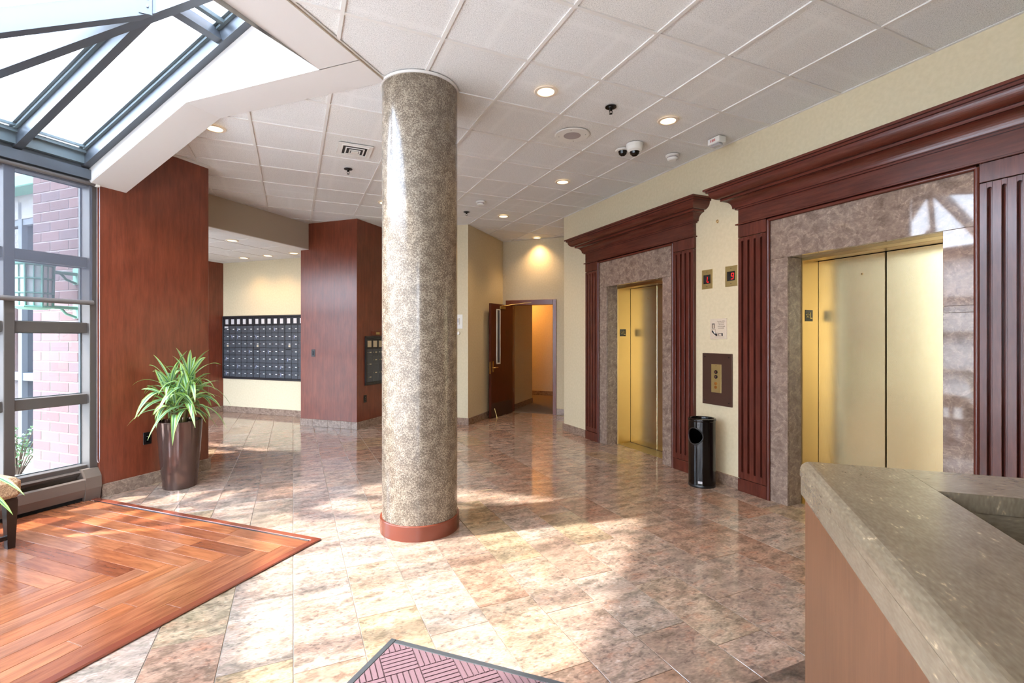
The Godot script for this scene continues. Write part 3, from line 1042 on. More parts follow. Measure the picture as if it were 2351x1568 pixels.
func build_ceiling() -> void:
	var c := struct("ceiling", "white suspended ceiling of square acoustic tiles", Vector3(1, CEIL, -4))
	var poly := ceiling_poly()
	var field := nb()
	for i in range(-8, 9):
		for j in range(-11, 11):
			var x0 := GX + i * TILE
			var z1 := -(GZ + j * TILE)
			var cell := PackedVector2Array([Vector2(x0 + 0.002, z1 - TILE + 0.002), Vector2(x0 + TILE - 0.002, z1 - TILE + 0.002), Vector2(x0 + TILE - 0.002, z1 - 0.002), Vector2(x0 + 0.002, z1 - 0.002)])
			for cut in Geometry2D.intersect_polygons(cell, poly):
				if cut.size() < 3:
					continue
				var s := project(x0 + TILE / 2, CEIL, z1 - TILE / 2)
				if s.z > 0 and s.x > -200 and s.x < 2550 and s.y > -300:
					var mb := nb()
					mb.slab(cut, CEIL + 0.009, CEIL + 0.022)
					part(mb, "ceiling_tile", M["ceiling_board_%d" % rng.randi_range(0, 2)], c)
				else:
					field.slab(cut, CEIL + 0.004, CEIL + 0.02)
	part(field, "tile_field", M.ceiling_board_0, c).set_meta("kind", "stuff")
	for i in range(-8, 9):
		var x := GX + i * TILE
		for seg in Geometry2D.intersect_polyline_with_polygon(PackedVector2Array([Vector2(x, -12), Vector2(x, 6)]), poly):
			part(nb().box(Vector3(x - 0.012, CEIL, seg[0].y), Vector3(x + 0.012, CEIL + 0.012, seg[-1].y)), "grid_bar", M.grid_white, c)
	for j in range(-11, 11):
		var z := -(GZ + j * TILE)
		for seg in Geometry2D.intersect_polyline_with_polygon(PackedVector2Array([Vector2(-6, z), Vector2(9, z)]), poly):
			part(nb().box(Vector3(seg[0].x, CEIL + 0.0005, z - 0.012), Vector3(seg[-1].x, CEIL + 0.012, z + 0.012)), "grid_bar", M.grid_white, c)
	# wall angle round the edge
	var edge := nb()
	for k in poly.size():
		var a := poly[k]
		var b := poly[(k + 1) % poly.size()]
		var d := (b - a).normalized()
		var nn := Vector2(-d.y, d.x) * 0.01
		if not Geometry2D.is_point_in_polygon((a + b) / 2 + nn, poly):
			nn = -nn
		edge.bar(Vector3(a.x + nn.x, CEIL + 0.001, a.y + nn.y), Vector3(b.x + nn.x, CEIL + 0.001, b.y + nn.y), Vector3(nn.x, 0, nn.y), Vector3(0, 0.003, 0))
	part(edge, "wall_angle", M.grid_white, c)
	var roof := struct("roof", "flat roof slab over the lobby", Vector3(1, 3.5, -4))
	part(nb().slab(poly, CEIL + 0.12, CEIL + 0.24), "slab", M.roof_grey, roof)
	# alcove ceiling
	var a := struct("ceiling_alcove", "lower tile ceiling of the mail alcove", Vector3(5.5, 2.95, -7.4), 1)
	var ap := PackedVector2Array([Vector2(3.87, -8.81), Vector2(7.02, -8.81), Vector2(7.02, -6.2), Vector2(3.87, -6.2)])
	for i in 7:
		for j in 6:
			var x0 := 3.6 + i * TILE
			var z0 := -9.2 + j * TILE
			var cell := PackedVector2Array([Vector2(x0, z0), Vector2(x0 + TILE, z0), Vector2(x0 + TILE, z0 + TILE), Vector2(x0, z0 + TILE)])
			for cut in Geometry2D.intersect_polygons(cell, ap):
				part(nb().slab(cut, 2.954, 2.97), "ceiling_tile", M["ceiling_board_%d" % rng.randi_range(0, 2)], a)
	for i in 7:
		var x0 := 3.6 + i * TILE
		if x0 > 3.9 and x0 < 7.0:
			part(nb().box(Vector3(x0 - 0.012, 2.95, -8.81), Vector3(x0 + 0.012, 2.958, -6.2)), "grid_bar", M.grid_white, a)
	for j in 6:
		var z0 := -9.2 + j * TILE
		if z0 > -8.8 and z0 < -6.2:
			part(nb().box(Vector3(3.87, 2.9505, z0 - 0.012), Vector3(7.02, 2.958, z0 + 0.012)), "grid_bar", M.grid_white, a)
	part(nb().box(Vector3(3.7, 3.0, -9.0), Vector3(7.2, 3.1, -6.1)), "slab", M.roof_grey, a)


func extrude_q(mb: MB, prof: Array, q0: float, q1: float) -> MB:
	# polygon of (p, height) points extruded along q, in the turned frame
	var pts := PackedVector2Array(prof)
	if not Geometry2D.is_polygon_clockwise(pts):
		pts.reverse()
	for i in pts.size():
		var a := pts[i]
		var b := pts[(i + 1) % pts.size()]
		mb.quad(Vector3(q0, a.y, a.x), Vector3(q0, b.y, b.x), Vector3(q1, b.y, b.x), Vector3(q1, a.y, a.x))
	var tr := Geometry2D.triangulate_polygon(pts)
	for i in range(0, tr.size(), 3):
		var a := pts[tr[i]]
		var b := pts[tr[i + 1]]
		var d := pts[tr[i + 2]]
		if (b - a).cross(d - a) > 0:
			var sw := b
			b = d
			d = sw
		mb.tri(Vector3(q1, a.y, a.x), Vector3(q1, b.y, b.x), Vector3(q1, d.y, d.x))
		mb.tri(Vector3(q0, a.y, a.x), Vector3(q0, d.y, d.x), Vector3(q0, b.y, b.x))
	return mb


func build_bulkhead() -> void:
	var b := struct("trim_bulkhead", "white painted bulkhead framing the skylight well", Vector3(2.9, 3.3, -3.5), 1)
	var lo := CEIL - 0.012
	var bottom := nb()
	bottom.box(Vector3(2.73, lo, -3.84), Vector3(3.03, CEIL + 0.12, -2.15))
	bottom.slab(PackedVector2Array([Vector2(2.735, -2.49), Vector2(2.735, -2.15), Vector2(-1.3, -2.15), Vector2(-1.0, -2.49)]), lo, CEIL + 0.12)
	part(bottom, "soffit", M.paint_white, b)
	part(extrude_q(nb(), [Vector2(-3.84, lo), Vector2(-5.085, 2.842), Vector2(-5.085, 3.6), Vector2(-3.84, 3.6)], 2.731, 3.03), "sloped_soffit", M.paint_white, b)
	part(extrude_q(nb(), [Vector2(-5.3, 3.02), Vector2(-5.085, 2.85), Vector2(-3.84, lo + 0.008), Vector2(-2.49, lo + 0.008), Vector2(-2.49, 4.28), Vector2(-5.1, 3.17)], 2.728, 2.82), "well_wall", M.paint_white, b)
	var back := nb()
	back.quad(Vector3(2.73, lo, -2.488), Vector3(-1.0, lo, -2.488), Vector3(-1.0, 3.18, -2.488), Vector3(2.73, 4.28, -2.488))
	back.box(Vector3(-1.0, CEIL + 0.1, -2.48), Vector3(2.82, 4.26, -2.4))
	part(back, "well_wall", M.paint_white, b)
	var rv := nb().box(Vector3(-1.3, CEIL - 0.01, -2.152), Vector3(3.035, CEIL + 0.004, -2.144))
	part(rv, "reveal_bead", M.paint_tan, b)
	part(nb().box(Vector3(2.73, 3.35, -5.33), Vector3(3.88, 3.6, -5.07)), "upstand", M.paint_white, b)


# ---------------------------------------------------------------- windows
func pane(mb: MB, a: Vector3, b: Vector3, d: Vector3, e: Vector3) -> MB:
	mb.quad(a, b, d, e)
	return mb


func build_window() -> void:
	var w := struct("window_1", "brown metal framed window looking out on the brick wall", Vector3(2.4, 0, -5.18), 1)
	var rows := [0.27, 0.91, 1.55, 2.14, 2.87]
	# uprights
	for q in [[1.60, 1.68], [2.165, 2.235]]:
		part(nb().box(Vector3(q[0], 0.0, -5.25), Vector3(q[1], 2.88, -5.11), 0.004), "mullion", M.window_frame, w)
	part(nb().box(Vector3(2.742, 0.0, -5.27), Vector3(2.806, 2.9, -5.1), 0.004), "jamb", M.window_frame, w)
	for i in rows.size():
		var t := 0.045
		var y: float = rows[i]
		part(nb().box(Vector3(1.66, y - t, -5.25), Vector3(2.75, y + t, -5.135), 0.004), "transom", M.window_frame, w)
	part(nb().box(Vector3(1.66, 0.0, -5.27), Vector3(2.75, 0.25, -5.2)), "sill_panel", M.window_frame, w)
	part(nb().box(Vector3(1.6, 0.24, -5.26), Vector3(2.745, 0.262, -5.12), 0.003), "sill", M.window_frame, w)
	for i in rows.size() - 1:
		var y0: float = rows[i] + 0.04
		var y1: float = rows[i + 1] - 0.04
		for q in [[1.67, 2.17], [2.23, 2.745]]:
			part(pane(nb(), Vector3(q[0], y0, -5.235), Vector3(q[1], y0, -5.235), Vector3(q[1], y1, -5.235), Vector3(q[0], y1, -5.235)), "pane", M.tinted_glass, w)
			var bd := nb()
			bd.box(Vector3(q[0], y0, -5.23), Vector3(q[0] + 0.012, y1, -5.222))
			bd.box(Vector3(q[1] - 0.012, y0, -5.23), Vector3(q[1], y1, -5.222))
			bd.box(Vector3(q[0], y0, -5.23), Vector3(q[1], y0 + 0.012, -5.222))
			bd.box(Vector3(q[0], y1 - 0.012, -5.23), Vector3(q[1], y1, -5.222))
			part(bd, "glazing_bead", M.glazing_bead, w)
	# the next window faces, out of the frame to the left
	var w2 := struct("window_3", "long window wall left of the viewer with drawn shades", Vector3(-2.45, 0, -2))
	for k in 11:
		var z := -4.66 + k * 0.785
		part(nb().box(Vector3(-2.58, 0.0, z - 0.035), Vector3(-2.44, 2.9 if z < -1.2 else CEIL + 0.1, z + 0.035)), "mullion", M.window_frame, w2)
		if k < 10:
			part(pane(nb(), Vector3(-2.55, 0.05, z), Vector3(-2.55, 0.05, z + 0.785), Vector3(-2.55, 2.88, z + 0.785), Vector3(-2.55, 2.88, z)), "pane", M.glass, w2)
	for y in [0.05, 0.91, 1.55, 2.14, 2.84]:
		part(nb().box(Vector3(-2.57, y - 0.04, -4.68), Vector3(-2.46, y + 0.04, 3.25)), "transom", M.window_frame, w2)
	for k in 10:
		var z := -4.66 + k * 0.785
		part(pane(nb(), Vector3(-2.425, 0.3, z + 0.02), Vector3(-2.425, 0.3, z + 0.765), Vector3(-2.425, 2.86, z + 0.765), Vector3(-2.425, 2.86, z + 0.02)), "shade_fabric", M.shade_white, w2)
	part(nb().box(Vector3(-2.6, 2.88, -1.15), Vector3(-2.44, CEIL + 0.12, 3.3)), "head", M.paint_white, w2)


func s1(p: float) -> float:
	return 3.0 + 0.428 * (p + 5.02)


func s2(x: float) -> float:
	return 3.0 + 0.43 * (x + 2.423)


func hip_q(p: float) -> float:
	return 1.593 + 0.4142 * (p + 5.02)


func build_skylight() -> void:
	var s := struct("window_2", "sloped grey metal skylight over the plank floor", Vector3(-0.8, 3.0, -4))
	var up := Vector3(0, 0.165, 0)
	var qd := Vector3(K, 0, -K)
	# eave gutters
	var e := nb().bar(W(1.58, 2.875, -5.15), W(2.80, 2.875, -5.15), Vector3(K, 0, K) * 0.10, Vector3(0, 0.085, 0))
	e.bar(W(1.58, 2.96, -5.16), W(2.78, 2.96, -5.16), Vector3(K, 0, K) * 0.075, Vector3(0, 0.07, 0))
	part(e, "eave_gutter", M.skylight_frame, s)
	var e2 := nb().bar(Vector3(-2.54, 2.875, -4.68), Vector3(-2.54, 2.875, -1.0), Vector3(0.1, 0, 0), Vector3(0, 0.085, 0))
	e2.bar(Vector3(-2.55, 2.96, -4.66), Vector3(-2.55, 2.96, -1.0), Vector3(0.075, 0, 0), Vector3(0, 0.07, 0))
	part(e2, "eave_gutter", M.skylight_frame, s)
	# rafters over the near window
	for q in [1.76, 2.235, 2.698]:
		var pe := minf(-2.49, -5.02 + (q - 1.593) / 0.4142)
		var r := nb().bar(W(q, s1(-5.1), -5.1), W(q, s1(pe), pe), qd * 0.028, up)
		part(r, "rafter", M.skylight_frame, s)
		var bd := nb()
		for sg in [-1, 1]:
			bd.bar(W(q + sg * 0.04, s1(-5.05) + 0.105, -5.05), W(q + sg * 0.04, s1(pe - 0.05) + 0.105, pe - 0.05), qd * 0.012, Vector3(0, 0.02, 0))
			bd.bar(W(q + sg * 0.05, s1(-5.05) + 0.13, -5.05), W(q + sg * 0.05, s1(pe - 0.05) + 0.13, pe - 0.05), qd * 0.022, Vector3(0, 0.02, 0))
		part(bd, "glazing_bead", M.glazing_bead, s)
	# beads along the eave
	for b in [[1.78, 2.207], [2.263, 2.67]]:
		var bd := nb().bar(W(b[0], s1(-5.03) + 0.09, -5.03), W(b[1], s1(-5.03) + 0.09, -5.03), Vector3(K, 0, K) * 0.02, Vector3(0, 0.03, 0))
		bd.bar(W(b[0], s1(-5.0) + 0.115, -5.0), W(b[1], s1(-5.0) + 0.115, -5.0), Vector3(K, 0, K) * 0.015, Vector3(0, 0.02, 0))
		bd.bar(W(b[0], 3.0, -5.07), W(b[1], 3.0, -5.07), Vector3(K, 0, K) * 0.03, Vector3(0, 0.1, 0))
		part(bd, "sill_bead", M.glazing_bead, s)
	# purlin between hip and last rafter
	var pu := nb().bar(W(2.27, s1(-3.39) + 0.02, -3.39), W(2.675, s1(-3.39) + 0.02, -3.39), Vector3(K, 0.303, K) * 0.028, Vector3(-0.04, 0.13, -0.04))
	part(pu, "purlin", M.skylight_frame, s)
	part(nb().bar(W(2.30, s1(-3.33) + 0.1, -3.33), W(2.65, s1(-3.33) + 0.1, -3.33), Vector3(K, 0.303, K) * 0.015, Vector3(0, 0.03, 0)), "glazing_bead", M.glazing_bead, s)
	# hip
	var ha := W(hip_q(-5.1), s1(-5.1) - 0.02, -5.1)
	var hb := W(hip_q(-2.44), s1(-2.44) - 0.02, -2.44)
	var hs := (hb - ha).cross(Vector3.UP).normalized()
	part(nb().bar(ha, hb, hs * 0.034, Vector3(0, 0.2, 0)), "hip_beam", M.skylight_frame, s)
	# rafters over the left window
	for z in [-4.016, -3.42, -2.82, -2.22, -1.62]:
		var xe: float = -3.5 - z
		if z < -3.63:
			var p: float = (1.593 + 0.4142 * 5.02 + z / K) / (1.0 - 0.4142)
			xe = (p + hip_q(p)) * K
		part(nb().bar(Vector3(-2.5, s2(-2.5) - 0.02, z), Vector3(xe, s2(xe) - 0.02, z), Vector3(0, 0, 0.03), Vector3(0, 0.2, 0)), "rafter", M.skylight_frame, s)
		if z < -4.0:
			var bk := part(nb().box(Vector3(xe - 0.11, s2(xe) - 0.05, z + 0.031), Vector3(xe - 0.035, s2(xe) + 0.14, z + 0.037)), "joint_plate", M.skylight_frame, s)
			for y in [0.02, 0.075]:
				part(nb().lathe(Vector3(xe - 0.06, s2(xe) + y - 0.02, z + 0.04), [Vector2(0, -0.006), Vector2(0.007, -0.006), Vector2(0.007, 0.006), Vector2(0, 0.006)], 8), "bolt", M.chrome, bk)
	# glass: near slope
	var g := 0.135
	var bays := [[1.60, 1.735], [1.79, 2.207], [2.263, 2.67]]
	for k in bays.size():
		var a: float = bays[k][0]
		var b: float = bays[k][1]
		var pa := minf(-2.49, -5.02 + (a - 1.593) / 0.4142)
		var pb := minf(-2.49, -5.02 + (b - 1.593) / 0.4142)
		part(pane(nb(), W(a, s1(-5.08) + g, -5.08), W(b, s1(-5.08) + g, -5.08), W(b, s1(pb) + g, pb), W(a, s1(pa) + g, pa)), "pane", M.hazy_glass, s)
	# glass: left slope
	var zs := [-4.66, -4.016, -3.63, -3.42, -2.82, -2.22, -1.62, -1.1]
	for k in zs.size() - 1:
		var xs := []
		for z in [zs[k], zs[k + 1]]:
			if z < -3.63:
				var p: float = (1.593 + 0.4142 * 5.02 + z / K) / (1.0 - 0.4142)
				xs.append((p + hip_q(p)) * K)
			else:
				xs.append(-3.521 - z)
		part(pane(nb(), Vector3(-2.5, s2(-2.5) + g, zs[k]), Vector3(xs[0], s2(xs[0]) + g, zs[k]), Vector3(xs[1], s2(xs[1]) + g, zs[k + 1]), Vector3(-2.5, s2(-2.5) + g, zs[k + 1])), "pane", M.hazy_glass, s)


# ---------------------------------------------------------------- elevators
func pilaster(mb: MB, x: float, z0: float, z1: float, y0: float, y1: float) -> void:
	var back := x + 0.027
	mb.box(Vector3(back, y0, z0), Vector3(3.9245, y1, z1))
	var wd := z1 - z0
	var fw := 0.024
	var fy0 := y0 + 0.06
	var fy1 := y1 - 0.03
	var edge := z0
	for k in 5:
		var cz: float = z0 + wd * [0.16, 0.385, 0.61, 0.835, 2.0][k]
		var stop := minf(cz - fw / 2, z1)
		mb.box(Vector3(x, y0, edge), Vector3(back + 0.001, y1, stop), 0.0015)
		edge = cz + fw / 2
		if k == 4:
			break
		mb.box(Vector3(x, y0, cz - fw / 2), Vector3(back + 0.001, fy0, cz + fw / 2))
		mb.box(Vector3(x, fy1, cz - fw / 2), Vector3(back + 0.001, y1, cz + fw / 2))
		# round ends
		for s in [-1, 1]:
			var oy := fy1 - fw / 2 if s > 0 else fy0 + fw / 2
			for i in 8:
				var a0 := PI * i / 8.0
				var a1 := PI * (i + 1) / 8.0
				var p0 := Vector3(x, oy + s * sin(a0) * fw / 2, cz + cos(a0) * fw / 2)
				var p1 := Vector3(x, oy + s * sin(a1) * fw / 2, cz + cos(a1) * fw / 2)
				var q0 := Vector3(x, oy + s * fw / 2, p0.z)
				var q1 := Vector3(x, oy + s * fw / 2, p1.z)
				var dx := Vector3(0.027, 0, 0)
				if s > 0:
					mb.quad(p1, p0, q0, q1)
					mb.quad(p0, p1, p1 + dx, p0 + dx)
				else:
					mb.quad(p0, p1, q1, q0)
					mb.quad(p1, p0, p0 + dx, p1 + dx)


func build_elevator(c: float, label: String, which: int) -> void:
	var FX := 3.885
	var hw := 1.045
	var t := thing("elevator_surround", label, "surround", Vector3(3.925, 0, c), 0, "elevator surrounds")
	for s in [-1, 1]:
		var a: float = c + s * hw
		var b: float = c + s * (hw - 0.30)
		var z0 := minf(a, b)
		var z1 := maxf(a, b)
		var pl := nb()
		pilaster(pl, FX, z0, z1, 0.124, 2.412)
		var pp := part(pl, "pilaster", M.portal_wood, t)
		part(nb().box(Vector3(FX - 0.002, 0.0, z0 - 0.002), Vector3(3.9245, 0.119, z1 + 0.002), 0.002), "plinth", M.portal_wood, pp)
		part(nb().box(Vector3(FX - 0.001, 2.418, z0 - 0.001), Vector3(3.9245, 2.535, z1 + 0.001), 0.002), "capital", M.portal_wood, pp)
		# quarter-round bead beside the stone
		var bz: float = c + s * (hw - 0.30 - 0.016)
		var bd := nb()
		bd.tube([Vector3(3.897, 0.0, bz), Vector3(3.897, 2.52, bz)], 0.0165, 14)
		part(bd, "bead", M.portal_wood, t)
	part(nb().tube([Vector3(3.897, 2.52, c - 0.73), Vector3(3.897, 2.52, c + 0.73)], 0.0165, 14), "bead", M.portal_wood, t)
	# ledge, frieze and cornice
	var lg := nb()
	lg.spin = true
	lg.box(Vector3(FX - 0.02, 2.536, c - hw - 0.02), Vector3(3.9245, 2.549, c + hw + 0.02), 0.002)
	part(lg, "ledge", M.portal_wood, t)
	var fr := nb()
	fr.spin = true
	fr.box(Vector3(FX, 2.549, c - hw), Vector3(3.9245, 2.687, c + hw), 0.001)
	part(fr, "frieze", M.portal_wood, t)
	var prof := [Vector2(0.0, 2.684), Vector2(0.02, 2.684), Vector2(0.02, 2.697), Vector2(0.037, 2.697)]
	for i in 9:
		var an := PI / 2 * i / 8.0
		prof.append(Vector2(0.112 - 0.075 * cos(an), 2.703 + 0.075 * sin(an)))
	prof.append(Vector2(0.112, 2.797))
	for i in 11:
		var an := PI / 2 * i / 10.0
		prof.append(Vector2(0.118 + 0.071 * sin(an), 2.869 - 0.071 * cos(an)))
	prof.append_array([Vector2(0.206, 2.871), Vector2(0.206, 2.888), Vector2(0.225, 2.889), Vector2(0.225, 2.907)])
	var co := nb()
	var far := 0.0
	for i in prof.size() - 1:
		var a: Vector2 = prof[i]
		var b: Vector2 = prof[i + 1]
		var l := (b - a).length()
		var pts := []
		for pr in [a, b]:
			pts.append([Vector3(3.9245, pr.y, c - hw - pr.x), Vector3(FX - pr.x, pr.y, c - hw - pr.x), Vector3(FX - pr.x, pr.y, c + hw + pr.x), Vector3(3.9245, pr.y, c + hw + pr.x)])
		for k in 3:
			var d0: float = pts[0][k].distance_to(pts[0][k + 1])
			co.quaduv(pts[0][k], pts[0][k + 1], pts[1][k + 1], pts[1][k], Vector2(far, 0), Vector2(far, d0), Vector2(far + l, d0), Vector2(far + l, 0))
		far += l
	co.quad(Vector3(3.9245, 2.907, c - hw - 0.225), Vector3(FX - 0.225, 2.907, c - hw - 0.225), Vector3(FX - 0.225, 2.907, c + hw + 0.225), Vector3(3.9245, 2.907, c + hw + 0.225))
	part(co, "cornice", M.portal_wood, t)
	# stone facing
	part(nb().box(Vector3(3.905, 2.162, c - 0.716), Vector3(3.9245, 2.507, c + 0.716), 0.0015), "stone_lintel", M.portal_stone, t)
	part(nb().box(Vector3(3.905, 0.0, c - 0.716), Vector3(3.9245, 2.1605, c - 0.55), 0.0015), "stone_jamb", M.portal_stone, t)
	for h in [[0.0, 1.62], [1.6215, 1.665], [1.6665, 2.1605]]:
		part(nb().box(Vector3(3.905, h[0], c + 0.55), Vector3(3.9245, h[1], c + 0.716), 0.0015), "stone_jamb", M.portal_stone_pale if h[0] > 1.0 and h[1] > 2.0 else M.portal_stone, t)
	# reveal and brass
	t = thing("elevator_door", ["brass double elevator door in brown marble, the farther one next to the stairwell", "large brass double elevator door in brown marble, nearer, behind the counter"][which], "elevator", Vector3(4.1, 0, c), 0, "brass elevator doors")
	part(nb().box(Vector3(3.9255, 2.162, c - 0.7), Vector3(4.085, 2.3, c + 0.7), 0.001), "stone_reveal", M.portal_stone, t)
	for s in [-1, 1]:
		part(nb().box(Vector3(3.9255, 0.0, c + s * 0.55), Vector3(4.085, 2.1605, c + s * 0.7), 0.001), "stone_reveal", M.portal_stone, t)
	# brass
	for s in [-1, 1]:
		var jm := part(nb().box(Vector3(4.085, 0.0, c + s * 0.5495), Vector3(4.302, 2.155, c + s * 0.543), 0.001), "brass_jamb", M.brass_jamb, t)
		part(nb().box(Vector3(4.082, 0.0, c + s * 0.5495), Vector3(4.1, 2.155, c + s * 0.538), 0.002), "jamb_edge", M.brass_jamb, jm)
	var hd := part(nb().box(Vector3(4.085, 2.148, c - 0.549), Vector3(4.302, 2.164, c + 0.549), 0.001), "brass_header", M.brass_jamb, t)
	part(nb().box(Vector3(4.082, 2.138, c - 0.549), Vector3(4.1, 2.164, c + 0.549), 0.002), "header_edge", M.brass_jamb, hd)
	part(nb().box(Vector3(4.08, -0.002, c - 0.549), Vector3(4.3, 0.005, c + 0.549), 0.001), "threshold", M.brass_plate, t)
	for s in [-1, 1]:
		var d := nb()
		d.box(Vector3(4.306, 0.008, c + s * 0.004), Vector3(4.34, 2.145, c + s * 0.545), 0.003)
		var dp := part(d, "door_panel", M.brass_door, t)
		if s < 0:
			part(nb().tube([Vector3(4.307, 1.99, c - 0.178), Vector3(4.302, 1.99, c - 0.178)], 0.008, 12), "key_collar", M.brass_bright, dp)
			part(nb().tube([Vector3(4.303, 1.99, c - 0.178), Vector3(4.3015, 1.99, c - 0.178)], 0.0045, 10), "key_hole", M.black_gap, dp)
	# raised floor mark on the far jamb: star and L
	var y := 1.656 if which == 1 else 1.534
	var zf := c - 0.543
	var pt := part(nb().box(Vector3(4.124, y - 0.05, zf - 0.001), Vector3(4.222, y + 0.05, zf + 0.004), 0.001), "floor_plate", M.black_plastic, t)
	var st := nb()
	var oc := Vector3(4.153, y + 0.002, zf + 0.006)
	for i in 10:
		var a0 := PI / 2 + TAU * i / 10.0
		var a1 := PI / 2 + TAU * (i + 1) / 10.0
		var r0 := 0.026 if i % 2 == 0 else 0.0115
		var r1 := 0.0115 if i % 2 == 0 else 0.026
		var o0 := oc + Vector3(cos(a0), sin(a0), 0) * r0
		var o1 := oc + Vector3(cos(a1), sin(a1), 0) * r1
		st.bar(o0, o1, Vector3(0, 0, 0.0015), (o1 - o0).cross(Vector3(0, 0, 1)).normalized() * -0.0035)
	part(st, "star", M.brass_plate, pt)
	var el := nb().box(Vector3(4.184, y - 0.026, zf + 0.0035), Vector3(4.192, y + 0.03, zf + 0.0065))
	el.box(Vector3(4.192, y - 0.026, zf + 0.0035), Vector3(4.212, y - 0.018, zf + 0.0065))
	part(el, "letter", M.brass_plate, pt)


# ---------------------------------------------------------------- stairwell door
func build_back_door() -> void:
	var d := struct("door_1", "open dark mahogany stairwell door with a narrow glass lite", Vector3(8.93, 0, -2.94), 1)
	var fr := nb()
	fr.box(Vector3(8.905, 0.0, -3.49), Vector3(9.1, 2.205, -3.375), 0.003)
	fr.box(Vector3(8.905, 0.0, -2.53), Vector3(9.1, 2.205, -2.462), 0.003)
	fr.box(Vector3(8.905, 2.107, -3.375), Vector3(9.1, 2.205, -2.53), 0.003)
	fr.box(Vector3(9.0, 0.0, -2.545), Vector3(9.05, 2.107, -2.53))
	part(fr, "frame", M.border_wood, d)
	var a := Vector3(8.9, 0.012, -3.365)
	var b := Vector3(8.09, 0.012, -3.475)
	var al := (b - a).normalized()
	var nn := Vector3(al.z, 0, -al.x)
	if nn.z < 0:
		nn = -nn
	var lf := part(nb().bar(a, b, nn * 0.022, Vector3(0, 2.085, 0)), "leaf", M.door_wood, d)
	var wd := a.distance_to(b)
	var at := func(u: float, h: float, off: float) -> Vector3: return a + al * u + Vector3(0, h, 0) + nn * off
	# glass lite in a pale frame
	var li := nb()
	var u0 := wd - 0.33
	var u1 := wd - 0.19
	li.bar(at.call(u0, 0.97, 0.022), at.call(u0 + 0.022, 0.97, 0.022), nn * 0.008, Vector3(0, 1.02, 0))
	li.bar(at.call(u1 - 0.022, 0.97, 0.022), at.call(u1, 0.97, 0.022), nn * 0.008, Vector3(0, 1.02, 0))
	li.bar(at.call(u0, 0.97, 0.022), at.call(u1, 0.97, 0.022), nn * 0.008, Vector3(0, 0.022, 0))
	li.bar(at.call(u0, 1.968, 0.022), at.call(u1, 1.968, 0.022), nn * 0.008, Vector3(0, 0.022, 0))
	part(li, "lite_frame", M.white_plastic, lf)
	part(nb().bar(at.call(u0 + 0.02, 0.99, 0.0225), at.call(u1 - 0.02, 0.99, 0.0225), nn * 0.002, Vector3(0, 0.98, 0)), "lite_glass", M.facade_glass, lf)
	part(nb().bar(at.call(0.03, 0.01, 0.0225), at.call(wd - 0.02, 0.01, 0.0225), nn * 0.0015, Vector3(0, 0.25, 0)), "kick_plate", M.bronze_plate, lf)
	part(nb().bar(at.call(wd + 0.0005, 0.8, -0.012), at.call(wd + 0.0005, 0.8, 0.012), al * 0.002, Vector3(0, 0.22, 0)), "edge_plate", M.brass_bright, lf)
	var lv := nb()
	lv.bar(at.call(wd - 0.085, 0.83, 0.023), at.call(wd - 0.05, 0.83, 0.023), nn * 0.003, Vector3(0, 0.2, 0))
	lv.tube([at.call(wd - 0.067, 0.91, 0.02), at.call(wd - 0.067, 0.91, 0.065), at.call(wd - 0.09, 0.91, 0.07), at.call(wd - 0.17, 0.91, 0.068)], 0.009, 8)
	part(lv, "lever_handle", M.brass_bright, lf)
	var lb := nb()
	lb.tube([at.call(wd - 0.067, 0.91, -0.02), at.call(wd - 0.067, 0.91, -0.06), at.call(wd - 0.15, 0.91, -0.065)], 0.009, 8)
	part(lb, "lever_handle", M.dark_metal, lf)
	part(nb().bar(at.call(0.17, 1.5, 0.0225), at.call(0.27, 1.5, 0.0225), nn * 0.002, Vector3(0, 0.1, 0)), "notice_plate", M.bronze_plate, lf)
	var hs := nb()
	hs.tube([at.call(wd - 0.12, 0.16, 0.024), at.call(wd - 0.12, 0.09, 0.045), at.call(wd - 0.12, 0.004, 0.075)], 0.008, 8)
	hs.lathe(at.call(wd - 0.12, -0.011, 0.075), [Vector2(0.0, 0.0), Vector2(0.016, 0.0), Vector2(0.014, 0.02), Vector2(0.0, 0.02)], 12)
	part(hs, "door_stop", M.brass_plate, lf)
	var ar := nb()
	ar.tube([at.call(0.45, 2.05, 0.03), Vector3(8.87, 2.14, -3.1), Vector3(8.89, 2.15, -2.95)], 0.006, 6)
	ar.bar(at.call(0.3, 2.0, 0.024), at.call(0.5, 2.0, 0.024), nn * 0.012, Vector3(0, 0.05, 0))
	part(ar, "closer_arm", M.brass_plate, d)


# ---------------------------------------------------------------- column, counter, mat
func build_column() -> void:
	var o := Vector3(0.898, 0, -3.711)
	var t := thing("stone_column", "round speckled tan stone column with a wooden base ring", "column", o)
	part(nb().lathe(o, [Vector2(0.286, 0.0), Vector2(0.286, CEIL)], 72), "shaft", M.column_stone, t)
	part(nb().lathe(o, [Vector2(0.0, 0.0), Vector2(0.301, 0.0), Vector2(0.301, 0.105), Vector2(0.298, 0.11), Vector2(0.2865, 0.11)], 72), "base_ring", M.border_wood, t)
	part(nb().lathe(o, [Vector2(0.287, CEIL - 0.014), Vector2(0.298, CEIL - 0.014), Vector2(0.3, CEIL + 0.002)], 72), "ceiling_ring", M.grid_white, t)
	part(nb().box(o + Vector3(0.29, 0.0, -0.012), o + Vector3(0.304, 0.107, 0.0), 0.001), "ring_seam", M.dark_strip, t)


